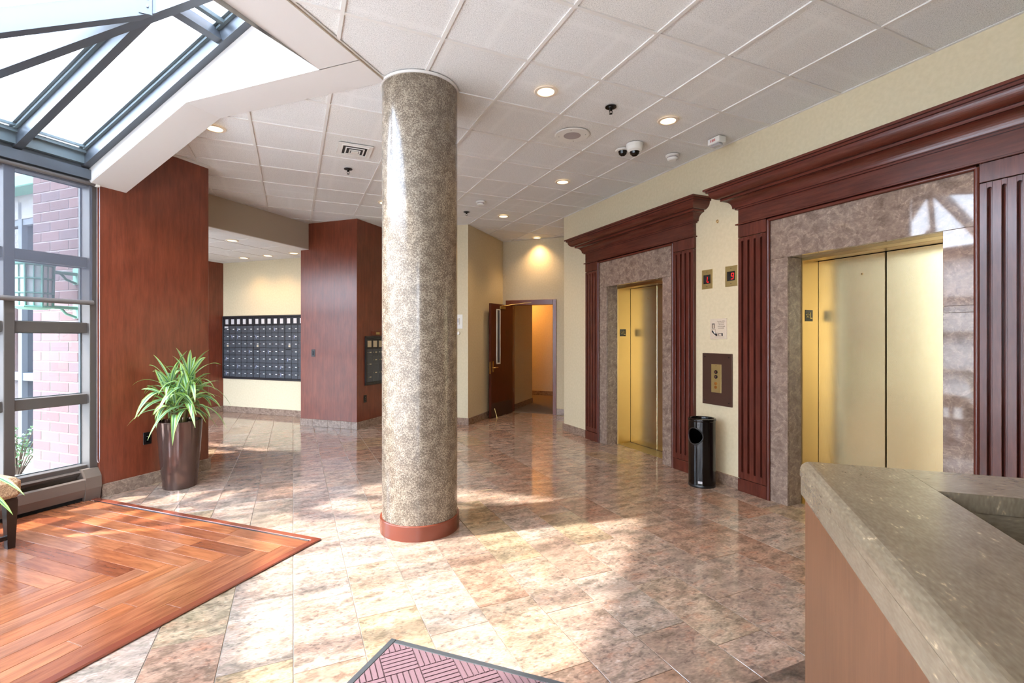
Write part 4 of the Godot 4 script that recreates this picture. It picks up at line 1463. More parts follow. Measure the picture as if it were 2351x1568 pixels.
func build_counter() -> void:
	var t := thing("reception_counter", "angled reception counter with olive-brown stone top on wood panels", "counter", Vector3(1.6, 0, 0.5), 1)
	var q1 := 1.737
	var p0 := 0.308
	var edge := [Vector2(p0 + 0.262, 1.07), Vector2(p0 + 0.262, 1.025), Vector2(p0, 1.025), Vector2(p0, 1.042)]
	for i in 7:
		var an := PI / 2 * i / 6.0
		edge.append(Vector2(p0 + 0.028 - 0.028 * cos(an), 1.042 + 0.028 * sin(an)))
	part(extrude_q(nb(), edge, -0.8, q1), "stone_top", M.counter_stone, t)
	var s2_ := nb()
	s2_.spin = true
	s2_.box(Vector3(q1 - 0.222, 1.025, p0 + 0.2635), Vector3(q1, 1.07, 2.4))
	part(s2_, "stone_top", M.counter_stone, t)
	part(nb().box(Vector3(-0.8, 0.966, p0 + 0.002), Vector3(q1 - 0.001, 1.0235, p0 + 0.04), 0.003), "stone_apron", M.counter_stone, t)
	part(nb().box(Vector3(q1 - 0.04, 0.966, p0 + 0.04), Vector3(q1 - 0.001, 1.0245, 2.4), 0.002), "stone_apron", M.counter_stone, t)
	part(nb().box(Vector3(q1 - 0.221, 0.70, p0 + 0.262), Vector3(q1 - 0.19, 1.0245, 2.4), 0.002), "inner_panel", M.counter_stone, t)
	part(nb().box(Vector3(-0.8, 0.70, p0 + 0.235), Vector3(q1 - 0.222, 1.0245, p0 + 0.261), 0.002), "inner_panel", M.counter_stone, t)
	part(nb().box(Vector3(-0.79, 0.0, p0 + 0.012), Vector3(q1 - 0.012, 0.966, p0 + 0.235), 0.003), "wood_panel", M.counter_wood, t)
	part(nb().box(Vector3(q1 - 0.19, 0.0, p0 + 0.236), Vector3(q1 - 0.012, 0.966, 2.39), 0.003), "wood_panel", M.counter_wood, t)
	part(nb().box(Vector3(-0.79, 0.70, p0 + 0.262), Vector3(q1 - 0.222, 0.735, 1.25), 0.004), "desk_surface", M.espresso_wood, t)


func build_mat() -> void:
	var o := Vector3(1.53, 0, -0.6)
	var t := thing("entrance_mat", "mauve ribbed entrance mat with dark rubber border", "mat", o, 1)
	var q0 := 1.07
	var q1 := 1.985
	var p0 := -1.37
	var p1 := 0.15
	var bw := 0.03
	var bd := nb()
	for b in [[q0, p0, q1, p0 + bw], [q0, p1 - bw, q1, p1], [q0, p0 + bw, q0 + bw, p1 - bw], [q1 - bw, p0 + bw, q1, p1 - bw]]:
		bd.box(Vector3(b[0], 0.0005, b[1]), Vector3(b[2], 0.008, b[3]), 0.003)
	part(bd, "rubber_border", M.mat_rubber, t)
	part(nb().box(Vector3(q0 + bw, 0.0005, p0 + bw), Vector3(q1 - bw, 0.005, p1 - bw)), "backing", M.mat_groove, t)
	# basket-weave ribs lie diagonally on the mat
	var inner := PackedVector2Array([Vector2(q0 + bw + 0.004, p0 + bw + 0.004), Vector2(q1 - bw - 0.004, p0 + bw + 0.004), Vector2(q1 - bw - 0.004, p1 - bw - 0.004), Vector2(q0 + bw + 0.004, p1 - bw - 0.004)])
	var cell := 0.15
	var ribs := nb()
	var n := 6
	for i in range(-9, 10):
		for j in range(-9, 10):
			for k in n:
				var lo := Vector2(i * cell, j * cell) + Vector2(0.003, 0.003)
				var pitch := cell / n
				var r := PackedVector2Array()
				if (i + j) % 2 == 0:
					lo += Vector2(k * pitch, 0)
					r = PackedVector2Array([lo, lo + Vector2(pitch - 0.006, 0), lo + Vector2(pitch - 0.006, cell - 0.006), lo + Vector2(0, cell - 0.006)])
				else:
					lo += Vector2(0, k * pitch)
					r = PackedVector2Array([lo, lo + Vector2(cell - 0.006, 0), lo + Vector2(cell - 0.006, pitch - 0.006), lo + Vector2(0, pitch - 0.006)])
				for m in r.size():
					r[m] = Vector2(o.x, o.z) + r[m].rotated(PI / 4)
				for cut in Geometry2D.intersect_polygons(r, inner):
					ribs.slab(cut, 0.004, 0.010)
	part(ribs, "carpet_ribs", M.mat_carpet, t).set_meta("kind", "stuff")


# ---------------------------------------------------------------- mailboxes
func build_mailboxes() -> void:
	var t := thing("mailbox_bank", "long bank of small black mailboxes on the alcove wall", "mailboxes", Vector3(7.02, 0.66, -7.7), 1)
	var x := 7.02
	var pL := -8.80
	var pR := -6.5
	var y0 := 0.662
	var y1 := 1.898
	part(nb().box(Vector3(x - 0.004, y0 + 0.01, pL + 0.01), Vector3(x + 0.01, y1 - 0.01, pR - 0.01)), "backing", M.mailbox_frame, t)
	var fr := nb()
	fr.box(Vector3(x - 0.03, y0, pL), Vector3(x, y0 + 0.035, pR), 0.004)
	fr.box(Vector3(x - 0.03, y1 - 0.03, pL), Vector3(x, y1, pR), 0.004)
	fr.box(Vector3(x - 0.03, y0 + 0.035, pL), Vector3(x, y1 - 0.03, pL + 0.02), 0.004)
	fr.box(Vector3(x - 0.03, y0 + 0.035, pR - 0.02), Vector3(x, y1 - 0.03, pR), 0.004)
	part(fr, "frame", M.mailbox_frame, t)
	var pitch := 0.1555
	var rowh := 0.1435
	var door := MB.new().box(Vector3(-0.012, -rowh / 2 + 0.003, -pitch / 2 + 0.005), Vector3(0.0, rowh / 2 - 0.003, pitch / 2 - 0.005), 0.002).mesh()
	var tag := MB.new().box(Vector3(-0.002, -0.0065, -0.019), Vector3(0.0, 0.0065, 0.019)).mesh()
	var lock := MB.new().tube([Vector3(0, 0, 0), Vector3(-0.006, 0, 0)], 0.008, 10).mesh()
	var win := MB.new().box(Vector3(-0.003, -0.048, -0.038), Vector3(0.0, 0.048, 0.038)).mesh()
	var hdr := MB.new().box(Vector3(-0.010, -0.075, -pitch / 2 + 0.003), Vector3(0.0, 0.075, pitch / 2 - 0.003), 0.003).mesh()
	var sticker := MB.new().box(Vector3(-0.0012, -0.03, -0.006), Vector3(0.0, 0.03, 0.006)).mesh()
	var stickers := {[2, 0]: 1, [1, 1]: 1, [2, 1]: 1, [8, 0]: 1, [5, 1]: 1, [4, 3]: 1, [0, 4]: 1, [0, 6]: 1, [2, 5]: 1, [5, 5]: 1, [9, 5]: 1, [9, 6]: 1, [7, 3]: 1, [10, 4]: 1, [11, 1]: 1}
	var p := pL + 0.022
	for c in 14:
		if c == 5 or c == 10:
			part(nb().box(Vector3(x - 0.018, y0 + 0.035, p), Vector3(x, y1 - 0.03, p + 0.014), 0.002), "unit_divider", M.mailbox_frame, t)
			p += 0.014
		var mid := p + pitch / 2
		p += pitch
		if mid > pR - 0.08:
			break
		var h := inst(hdr, "name_header", M.mailbox_frame, t, Vector3(x - 0.004, 1.79, mid))
		inst(win, "name_card", M.label_grey, h, Vector3(-0.0105, -0.005, 0.012))
		for r in 7:
			var y := 1.705 - (r + 0.5) * rowh
			var d := inst(door, "mailbox_door", M.mailbox_paint, t, Vector3(x - 0.004, y, mid))
			var slot := r == 3 and c % 5 == 0
			if slot:
				inst(MB.new().box(Vector3(-0.002, -0.009, -0.06), Vector3(0, 0.009, 0.06)).mesh(), "mail_slot", M.black_gap, d, Vector3(-0.0115, 0.045, 0))
			if not (slot and c == 10):
				inst(tag, "number_label", M.label_white, d, Vector3(-0.0118, 0.004, 0.034))
			if not slot:
				inst(lock, "lock", M.chrome, d, Vector3(-0.0115, 0.004, -0.05))
			if r == 2 and c % 5 == 0:
				inst(MB.new().box(Vector3(-0.002, -0.017, -0.022), Vector3(0, 0.017, 0.022)).mesh(), "notice", M.label_beige, d, Vector3(-0.0118, -0.035, 0.032))
			if r == 0 and c == 0:
				inst(MB.new().box(Vector3(-0.002, -0.015, -0.045), Vector3(0, 0.015, 0.045)).mesh(), "notice", M.label_grey, d, Vector3(-0.0118, 0.045, 0))
			if stickers.has([c, r]):
				var sk := inst(sticker, "sticker", M.sticker_blue, d, Vector3(-0.0118, -0.004, -0.008))
				sk.rotation.x = rng.randf_range(-0.3, 0.3)
	# small parcel lockers on the pillar
	var z := -5.05
	var s := thing("parcel_lockers", "small black mailbox panel on the pillar, half hidden by the stone column", "mailboxes", Vector3(6.8, 0.68, z), 1)
	part(nb().box(Vector3(6.575, 0.70, z - 0.01), Vector3(7.09, 1.48, z + 0.006)), "backing", M.mailbox_frame, s)
	var f2 := nb()
	f2.box(Vector3(6.56, 0.685, z), Vector3(7.1, 0.73, z + 0.03), 0.004)
	f2.box(Vector3(6.56, 1.45, z), Vector3(7.1, 1.492, z + 0.03), 0.004)
	f2.box(Vector3(6.56, 0.73, z), Vector3(6.6, 1.45, z + 0.03), 0.004)
	f2.box(Vector3(7.06, 0.73, z), Vector3(7.1, 1.45, z + 0.03), 0.004)
	part(f2, "frame", M.mailbox_frame, s)
	var cols := [[6.603, 6.752, [1.285, 1.165, 0.895, 0.735]], [6.756, 6.905, [1.285, 1.165, 1.03, 0.735]], [6.909, 7.058, [1.285, 1.165, 1.03, 0.735]]]
	for cl in cols:
		var h := part(nb().box(Vector3(cl[0], 1.29, z), Vector3(cl[1], 1.445, z + 0.012), 0.003), "name_header", M.mailbox_frame, s)
		part(nb().box(Vector3(cl[0] + 0.02, 1.312, z + 0.012), Vector3(cl[1] - 0.03, 1.418, z + 0.014)), "name_card", M.label_beige, h)
		for k in 3:
			var ya: float = cl[2][k + 1]
			var yb: float = cl[2][k]
			var d := part(nb().box(Vector3(cl[0], ya + 0.002, z), Vector3(cl[1], yb - 0.002, z + 0.014), 0.002), "locker_door", M.mailbox_paint, s)
			var ym := (ya + yb) / 2
			part(nb().tube([Vector3(cl[0] + 0.02, ym, z + 0.014), Vector3(cl[0] + 0.02, ym, z + 0.02)], 0.009, 10), "lock", M.chrome, d)
			part(nb().box(Vector3(cl[0] + 0.07, ym - 0.008, z + 0.014), Vector3(cl[0] + 0.118, ym + 0.008, z + 0.016)), "number_label", M.label_beige, d)
	var b := thing("key_box", "small wooden key block with brass plate above the parcel lockers", "box", Vector3(6.83, 1.51, z), 1)
	part(nb().box(Vector3(6.74, 1.51, z), Vector3(6.99, 1.575, z + 0.035), 0.004), "block", M.border_wood, b)
	part(nb().box(Vector3(6.82, 1.522, z + 0.035), Vector3(6.92, 1.562, z + 0.038), 0.001), "plate", M.brass_plate, b)


# ---------------------------------------------------------------- radiator and shade
func build_radiator_and_shade() -> void:
	var r := thing("baseboard_radiator", "brown metal baseboard radiator below the window", "radiator", Vector3(2.3, 0, -5.1), 1)
	var q0 := 1.6
	var q1 := 2.69
	part(extrude_q(nb(), [Vector2(-5.19, 0.035), Vector2(-5.19, 0.275), Vector2(-5.12, 0.275), Vector2(-5.105, 0.262), Vector2(-5.12, 0.255), Vector2(-5.17, 0.25), Vector2(-5.17, 0.035)], q0, q1), "back_panel", M.radiator_metal, r)
	part(extrude_q(nb(), [Vector2(-5.07, 0.045), Vector2(-5.075, 0.06), Vector2(-5.052, 0.12), Vector2(-5.055, 0.195), Vector2(-5.068, 0.205), Vector2(-5.062, 0.212), Vector2(-5.045, 0.2), Vector2(-5.04, 0.118), Vector2(-5.062, 0.045)], q0, q1), "front_panel", M.radiator_metal, r)
	part(nb().box(Vector3(q0, 0.06, -5.165), Vector3(q1, 0.19, -5.08)), "fins", M.dark_metal, r)
	part(nb().box(Vector3(q0, 0.0, -5.17), Vector3(q1, 0.035, -5.09)), "base_rail", M.black_gap, r)
	part(extrude_q(nb(), [Vector2(-5.19, 0.0), Vector2(-5.19, 0.285), Vector2(-5.085, 0.285), Vector2(-5.035, 0.215), Vector2(-5.032, 0.115), Vector2(-5.05, 0.03), Vector2(-5.06, 0.0)], q1 - 0.01, 2.80), "end_cap", M.radiator_metal, r)
	var s := thing("roller_shade", "grey mesh roller shade drawn over the upper half of the window", "shade", Vector3(2.2, 1.77, -5.09), 1)
	part(pane(nb(), Vector3(1.66, 1.775, -5.092), Vector3(2.757, 1.775, -5.092), Vector3(2.757, 2.86, -5.092), Vector3(1.66, 2.86, -5.092)), "fabric", M.shade_cloth, s)
	part(nb().tube([Vector3(1.65, 1.775, -5.09), Vector3(2.762, 1.775, -5.09)], 0.021, 16), "hem_bar", M.shade_bar, s)
	part(nb().tube([Vector3(1.65, 2.85, -5.085), Vector3(2.77, 2.85, -5.085)], 0.02, 12), "roller", M.shade_bar, s)
	var ch := nb()
	ch.tube([Vector3(2.786, 2.84, -5.075), Vector3(2.786, 0.36, -5.075), Vector3(2.788, 0.335, -5.073), Vector3(2.792, 0.325, -5.07), Vector3(2.798, 0.335, -5.068), Vector3(2.801, 0.36, -5.066), Vector3(2.801, 2.84, -5.066)], 0.0022, 6)
	part(ch, "bead_chain", M.label_grey, s)
	part(nb().box(Vector3(2.775, 2.83, -5.095), Vector3(2.804, 2.85, -5.06), 0.003), "bracket", M.white_plastic, s)


# ---------------------------------------------------------------- small fittings on walls
func seg_digit(mb: MB, o: Vector3, segs: String, w: float, h: float) -> void:
	# seven-segment figure in the plane of the elevator wall; reading direction is +z
	var t := w * 0.2
	var lean := 0.12
	var at := func(u: float, v: float) -> Vector3: return o + Vector3(0, v, u + v * lean)
	var s := {"a": [0, h, w, h], "b": [w, h / 2, w, h], "c": [w, 0, w, h / 2], "d": [0, 0, w, 0], "e": [0, 0, 0, h / 2], "f": [0, h / 2, 0, h], "g": [0, h / 2, w, h / 2]}
	for k in segs:
		var q: Array = s[k]
		var a: Vector3 = at.call(q[0], q[1])
		var b: Vector3 = at.call(q[2], q[3])
		var d := (b - a).normalized()
		var side := d.cross(Vector3(1, 0, 0)).normalized() * t / 2
		mb.bar(a + d * t * 0.3, b - d * t * 0.3, side, Vector3(-0.0015, 0, 0))


func build_wall_fittings() -> void:
	var X := 3.925
	var pos := [[-3.75, 2.068, "brass floor indicator showing a red L between the elevators", "def"], [-3.448, 2.067, "brass floor indicator showing a red 9 between the elevators", "abcdfg"]]
	for d in pos:
		var z: float = d[0]
		var y: float = d[1]
		var t := thing("floor_indicator", d[2], "indicator", Vector3(X, y, z), 0, "floor indicators")
		part(nb().box(Vector3(X - 0.006, y - 0.1, z - 0.071), Vector3(X + 0.001, y + 0.1, z + 0.071), 0.002), "plate", M.brass_plate, t)
		part(nb().box(Vector3(X - 0.008, y - 0.046, z - 0.046), Vector3(X - 0.005, y + 0.046, z + 0.046), 0.001), "screen", M.smoked_dome, t)
		var sg := nb()
		seg_digit(sg, Vector3(X - 0.0081, y - 0.03, z - 0.0 + 0.002), d[3], 0.026, 0.056)
		part(sg, "lit_digit", M.red_led, t)
		for s in [-1, 1]:
			part(nb().tube([Vector3(X - 0.005, y + s * 0.075, z), Vector3(X - 0.0075, y + s * 0.075, z)], 0.004, 8), "screw", M.dark_metal, t)
	# fire notice
	var n := thing("fire_notice", "pale metal fire notice with stair pictogram above the call buttons", "sign", Vector3(X, 1.55, -3.604))
	part(nb().box(Vector3(X - 0.007, 1.448, -3.708), Vector3(X + 0.001, 1.656, -3.5), 0.0015), "plate", M.sign_plate, n)
	var words := ["In case of fire", "do not use", "elevators.", "Exit through", "stairwells."]
	var font := SystemFont.new()
	font.font_names = PackedStringArray(["Droid Serif"])
	for i in 5:
		var tm := TextMesh.new()
		tm.text = words[i]
		tm.font = font
		tm.font_size = 16
		tm.pixel_size = 0.00095
		tm.depth = 0.001
		var o := MeshInstance3D.new()
		o.name = "text_line"
		o.mesh = tm
		o.material_override = M.brown_print
		n.add_child(o, true)
		o.position = Vector3(-0.0074, 0.078 - i * 0.0175, 0.04)
		o.rotation.y = -PI / 2
	var pic := nb()
	var f := X - 0.008
	# burning floor, stairs with walker, person at the foot
	pic.box(Vector3(f, 1.598, -3.684), Vector3(f + 0.001, 1.606, -3.648))
	pic.box(Vector3(f, 1.556, -3.684), Vector3(f + 0.001, 1.560, -3.648))
	pic.bar(Vector3(f, 1.520, -3.684), Vector3(f, 1.478, -3.628), Vector3(0.0005, 0, 0), Vector3(0, 0.022, 0))
	pic.box(Vector3(f, 1.478, -3.628), Vector3(f + 0.001, 1.505, -3.615))
	pic.box(Vector3(f, 1.478, -3.562), Vector3(f + 0.001, 1.507, -3.546))
	pic.box(Vector3(f, 1.503, -3.602), Vector3(f + 0.001, 1.507, -3.562))
	pic.box(Vector3(f, 1.478, -3.602), Vector3(f + 0.001, 1.482, -3.57))
	var grey := nb()
	grey.box(Vector3(f, 1.560, -3.684), Vector3(f + 0.001, 1.596, -3.672))
	grey.box(Vector3(f, 1.560, -3.660), Vector3(f + 0.001, 1.596, -3.648))
	grey.box(Vector3(f, 1.484, -3.602), Vector3(f + 0.001, 1.501, -3.593))
	part(grey, "pictogram_shade", M.brown_print, n)
	var fig := nb()
	fig.bar(Vector3(f - 0.0008, 1.520, -3.662), Vector3(f - 0.0008, 1.500, -3.642), Vector3(0.0003, 0, 0), Vector3(0, 0.012, 0))
	part(fig, "pictogram_figure", M.label_white, n)
	part(pic, "pictogram", M.dark_print, n)
	var lines := nb()
	lines.box(Vector3(f, 1.545, -3.69), Vector3(f + 0.001, 1.547, -3.64))
	lines.box(Vector3(f, 1.51, -3.64), Vector3(f + 0.001, 1.547, -3.638))
	lines.box(Vector3(f, 1.51, -3.64), Vector3(f + 0.001, 1.512, -3.6))
	lines.box(Vector3(f, 1.468, -3.65), Vector3(f + 0.001, 1.47, -3.53))
	part(lines, "outline", M.brown_print, n)
	# call station
	var c := thing("call_station", "bronze call station with brass button insert between the elevators", "call panel", Vector3(X, 1.04, -3.617))
	part(nb().box(Vector3(X - 0.014, 0.778, -3.805), Vector3(X + 0.001, 1.302, -3.43), 0.003), "plate", M.bronze_plate, c)
	var ins := part(nb().box(Vector3(X - 0.018, 0.905, -3.684), Vector3(X - 0.012, 1.192, -3.557), 0.002), "insert", M.brass_plate, c)
	for y in [1.114, 1.066]:
		part(nb().tube([Vector3(X - 0.017, y, -3.62), Vector3(X - 0.024, y, -3.62)], 0.019, 20), "button_ring", M.black_plastic, ins)
		part(nb().tube([Vector3(X - 0.02, y, -3.62), Vector3(X - 0.0255, y, -3.62)], 0.009, 16), "button", M.chrome, ins)
	for y in [0.998, 0.96]:
		part(nb().tube([Vector3(X - 0.017, y, -3.623), Vector3(X - 0.023, y, -3.623)], 0.016, 16), "key_switch", M.brass_bright, ins)
	for y in [0.815, 1.265]:
		for z in [-3.77, -3.465]:
			part(nb().tube([Vector3(X - 0.013, y, z), Vector3(X - 0.017, y, z)], 0.007, 10), "screw", M.dark_metal, c)
	part(nb().tube([Vector3(X - 0.017, 1.177, -3.62), Vector3(X - 0.0195, 1.177, -3.62)], 0.004, 8), "screw", M.dark_metal, ins)
	# picture hook
	var hk := thing("brass_hook", "tiny brass hook high on the wall between the elevators", "hook", Vector3(X, 2.64, -3.61))
	var hp := [Vector3(X, 2.625, -3.61), Vector3(X - 0.012, 2.625, -3.61)]
	for i in 9:
		var a := -PI / 2 + TAU * i / 9.0
		hp.append(Vector3(X - 0.012, 2.64 + 0.013 * sin(a), -3.61 + 0.011 * cos(a)))
	part(nb().tube(hp, 0.0035, 6), "loop", M.brass_bright, hk)
	# black outlets on the wood
	outlet("power_outlet", "black power outlet low on the mahogany wall beside the planter", Vector3(3.22, 0.466, -5.08), 0)
	outlet("switch_plate", "black switch plate at waist height on the pillar's left face", Vector3(6.37, 1.213, -5.93), 1)
	outlet("power_outlet", "black power outlet below the parcel lockers on the pillar", Vector3(6.572, 0.468, -5.05), 0)
	# thermostat and white disc behind the column
	var th := thing("thermostat", "white thermostat plate on the cream wall just behind the stone column", "thermostat", Vector3(7.35, 1.74, -3.72), 1)
	part(nb().box(Vector3(7.343, 1.62, -3.85), Vector3(7.351, 1.86, -3.66), 0.002), "plate", M.white_plastic, th)
	part(nb().box(Vector3(7.318, 1.69, -3.80), Vector3(7.344, 1.8, -3.71), 0.004), "body", M.white_plastic, th)
	part(nb().box(Vector3(7.316, 1.725, -3.745), Vector3(7.319, 1.79, -3.715)), "display", M.label_grey, th)
	var kn := thing("round_knob", "small white round button below the thermostat", "knob", Vector3(7.35, 1.545, -3.735), 1)
	part(nb().tube([Vector3(7.351, 1.545, -3.735), Vector3(7.325, 1.545, -3.735)], [0.032, 0.026], 20), "button", M.white_plastic, kn)


func outlet(called: String, label: String, o: Vector3, face: int) -> void:
	# face 0 looks along +p, face 1 along -q
	var t := thing(called, label, "outlet", o, 1)
	var side := Vector3(1, 0, 0) if face == 0 else Vector3(0, 0, 1)
	var out := Vector3(0, 0, 1) if face == 0 else Vector3(-1, 0, 0)
	var b := func(w: float, y0: float, y1: float, d0: float, d1: float, bev: float) -> MB:
		return nb().box(o - side * w + Vector3(0, y0, 0) + out * d0, o + side * w + Vector3(0, y1, 0) + out * d1, bev)
	part(b.call(0.038, -0.06, 0.06, -0.001, 0.006, 0.002), "cover_plate", M.black_plastic, t)
	part(b.call(0.019, -0.036, 0.036, 0.005, 0.009, 0.001), "insert", M.black_gloss, t)
	if called == "power_outlet":
		for s in [-1, 1]:
			var sl := nb()
			for k in [-1, 1]:
				var c: Vector3 = o + side * (0.006 * k) + Vector3(0, s * 0.018, 0) + out * 0.009
				sl.box(c - side * 0.0012 - Vector3(0, 0.004, 0), c + side * 0.0012 + Vector3(0, 0.004, 0) + out * 0.0006)
			part(sl, "socket", M.grey_plastic, t)


# ---------------------------------------------------------------- ceiling fittings
func cell(i: float, j: float, y := CEIL) -> Vector3:
	return Vector3(GX + (i + 0.5) * TILE, y, -(GZ + (j + 0.5) * TILE))


func downlight(o: Vector3, label: String, frame := 0, energy := 0.9) -> void:
	var t := thing("downlight", label, "light", o, frame, "recessed downlights")
	part(nb().lathe(o, [Vector2(0.066, -0.001), Vector2(0.066, -0.006), Vector2(0.088, -0.005), Vector2(0.092, 0.0)], 32), "trim_ring", M.lamp_trim, t)
	part(nb().lathe(o, [Vector2(0.0, -0.004), Vector2(0.066, -0.003)], 32), "lens", M.lamp_lens, t)
	var s := SpotLight3D.new()
	s.name = "downlight_beam"
	s.light_color = Color(1.0, 0.83, 0.60)
	s.light_energy = energy
	s.light_size = 0.11
	s.spot_angle = 62.0
	s.spot_angle_attenuation = 0.9
	s.spot_range = 14.0
	s.spot_attenuation = 2.0
	s.shadow_enabled = true
	add_child(s)
	var at := W(o.x, o.y, o.z) if frame == 1 else o
	s.position = at + Vector3(0, -0.03, 0)
	s.rotation.x = -PI / 2


func sprinkler(o: Vector3, label: String) -> void:
	var t := thing("sprinkler", label, "sprinkler", o, 0, "ceiling sprinklers")
	part(nb().lathe(o, [Vector2(0.0, -0.012), Vector2(0.022, -0.012), Vector2(0.026, -0.004), Vector2(0.046, -0.004), Vector2(0.046, 0.001)], 24), "escutcheon", M.dark_metal, t)
	part(nb().lathe(o, [Vector2(0.0, -0.03), Vector2(0.013, -0.03), Vector2(0.013, -0.01), Vector2(0.0, -0.01)], 16), "body", M.dark_metal, t)
	var ar := nb()
	for s in [-1, 1]:
		ar.tube([o + Vector3(s * 0.012, -0.028, 0), o + Vector3(s * 0.014, -0.042, 0), o + Vector3(0, -0.056, 0)], 0.0028, 6)
	part(ar, "frame_arms", M.dark_metal, t)
	part(nb().lathe(o, [Vector2(0.0, -0.06), Vector2(0.014, -0.058), Vector2(0.014, -0.055), Vector2(0.0, -0.055)], 16), "deflector", M.dark_metal, t)


func smoke_detector(o: Vector3, label: String) -> void:
	var t := thing("smoke_detector", label, "smoke detector", o, 0, "smoke detectors")
	part(nb().lathe(o, [Vector2(0.055, -0.02), Vector2(0.066, -0.015), Vector2(0.068, 0.001)], 32), "base", M.white_plastic, t)
	part(nb().lathe(o, [Vector2(0.05, -0.032), Vector2(0.05, -0.02)], 32), "vent_gap", M.grey_plastic, t)
	part(nb().lathe(o, [Vector2(0.0, -0.056), Vector2(0.036, -0.054), Vector2(0.05, -0.046), Vector2(0.056, -0.032), Vector2(0.05, -0.031)], 32), "cap", M.white_plastic, t)


func build_ceiling_fittings() -> void:
	downlight(cell(0, 0), "large recessed downlight just right of the stone column")
	downlight(cell(2, 0), "recessed downlight close to the fire alarm strobe")
	downlight(cell(2, 3), "recessed downlight in front of the farther elevator's cornice")
	downlight(cell(2, 6), "small recessed downlight nearest the small sprinkler beyond the column", 0, 1.3)
	downlight(cell(4, 8), "far recessed downlight over the stairwell door", 0, 1.6)
	downlight(cell(-4, 3), "recessed downlight beside the white skylight bulkhead")
	downlight(cell(-1, 6), "recessed downlight half hidden by the left edge of the stone column")
	downlight(cell(2, -3), "recessed downlight above the reception counter, over the viewer's right")
	downlight(cell(0, -3), "recessed downlight above the entrance mat, over the viewer's head")
	downlight(Vector3(5.409, 2.95, -6.60), "alcove downlight nearest the tan header", 1, 0.8)
	downlight(Vector3(6.652, 2.95, -7.82), "alcove downlight leftmost above the mailboxes", 1, 0.8)
	downlight(Vector3(6.63, 2.95, -7.21), "alcove downlight in the middle above the mailboxes", 1, 0.8)
	downlight(Vector3(6.59, 2.95, -6.57), "alcove downlight beside the mahogany pillar", 1, 0.8)
	sprinkler(cell(1, 0), "dark pendent sprinkler between the two nearest downlights")
	sprinkler(cell(-2, 4), "dark pendent sprinkler below the square air diffuser")
	sprinkler(cell(1, 6), "small dark pendent sprinkler just right of the stone column")
	smoke_detector(cell(3, 1), "near white smoke detector by the elevator wall, beside the dome cameras")
	smoke_detector(cell(1, 5), "far white smoke detector just right of the stone column")
	# loudspeaker
	var o := cell(1, 1)
	var sp := thing("ceiling_speaker", "round white ceiling loudspeaker with grey grille", "speaker", o)
	part(nb().lathe(o, [Vector2(0.08, -0.006), Vector2(0.155, -0.005), Vector2(0.165, 0.001)], 40), "ring", M.white_plastic, sp)
	part(nb().lathe(o, [Vector2(0.0, -0.007), Vector2(0.078, -0.0065), Vector2(0.081, -0.004)], 40), "grille", M.grey_plastic, sp)
	for k in 4:
		var a := TAU * (k + 0.4) / 4.0
		part(nb().lathe(o + Vector3(cos(a) * 0.125, 0, sin(a) * 0.125), [Vector2(0.0, -0.008), Vector2(0.004, -0.007), Vector2(0.004, -0.004)], 8), "screw", M.dark_metal, sp)
	# cameras
	var a1 := Vector3(3.075, CEIL, -3.86)
	var c1 := thing("dome_camera", "larger surface-mounted white dome camera with black dome", "camera", a1, 0, "ceiling dome cameras")
	part(nb().lathe(a1, [Vector2(0.05, -0.075), Vector2(0.07, -0.06), Vector2(0.08, -0.03), Vector2(0.082, 0.001)], 32), "housing", M.white_plastic, c1)
	part(nb().lathe(a1, [Vector2(0.0, -0.118), Vector2(0.025, -0.112), Vector2(0.042, -0.095), Vector2(0.05, -0.07)], 32), "dome", M.smoked_dome, c1)
	var a2 := Vector3(3.06, CEIL, -4.03)
	var c2 := thing("dome_camera", "smaller dark dome camera with flat white ring", "camera", a2, 0, "ceiling dome cameras")
	part(nb().lathe(a2, [Vector2(0.045, -0.012), Vector2(0.068, -0.01), Vector2(0.075, 0.001)], 32), "ring", M.white_plastic, c2)
	part(nb().lathe(a2, [Vector2(0.0, -0.06), Vector2(0.022, -0.055), Vector2(0.038, -0.04), Vector2(0.046, -0.01)], 32), "dome", M.smoked_dome, c2)
	# strobe
	var so := Vector3(3.70, CEIL, -3.42)
	var st := thing("fire_strobe", "white fire alarm strobe with red lettering on the ceiling", "alarm", so)
	part(nb().box(so + Vector3(-0.045, -0.055, -0.07), so + Vector3(0.045, 0.001, 0.07), 0.004), "housing", M.white_plastic, st)
	var ls := nb()
	ls.box(so + Vector3(-0.035, -0.08, -0.055), so + Vector3(0.035, -0.054, 0.055), 0.02)
	part(ls, "lens", M.clear_lens, st)
	var tm := TextMesh.new()
	tm.text = "FIRE"
	var fnt := SystemFont.new()
	fnt.font_names = PackedStringArray(["Droid Sans"])
	fnt.font_weight = 700
	tm.font = fnt
	tm.font_size = 16
	tm.pixel_size = 0.0019
	tm.depth = 0.001
	var tx := MeshInstance3D.new()
	tx.name = "lettering"
	tx.mesh = tm
	tx.material_override = M.red_print
	st.add_child(tx, true)
	tx.position = Vector3(-0.0458, -0.028, -0.005)
	tx.rotation.y = -PI / 2
	# air diffuser
	var v := cell(-2, 3)
	var t := thing("air_diffuser", "square white stepped air diffuser in the ceiling", "vent", v)
	for k in 4:
		var r0 := 0.165 - k * 0.037
		var r1 := r0 - (0.045 if k == 0 else 0.012)
		var h := -0.008 - k * 0.006
		var sl := nb()
		for s in [-1, 1]:
			sl.box(v + Vector3(-r0, h, s * r0), v + Vector3(r0, h + 0.006, s * r1))
			sl.box(v + Vector3(s * r0, h, -r1), v + Vector3(s * r1, h + 0.006, r1))
		part(sl, "frame" if k == 0 else "louvre", M.white_plastic, t)
	part(nb().box(v + Vector3(-0.13, -0.004, -0.13), v + Vector3(0.13, 0.003, 0.13)), "throat", M.vent_dark, t)
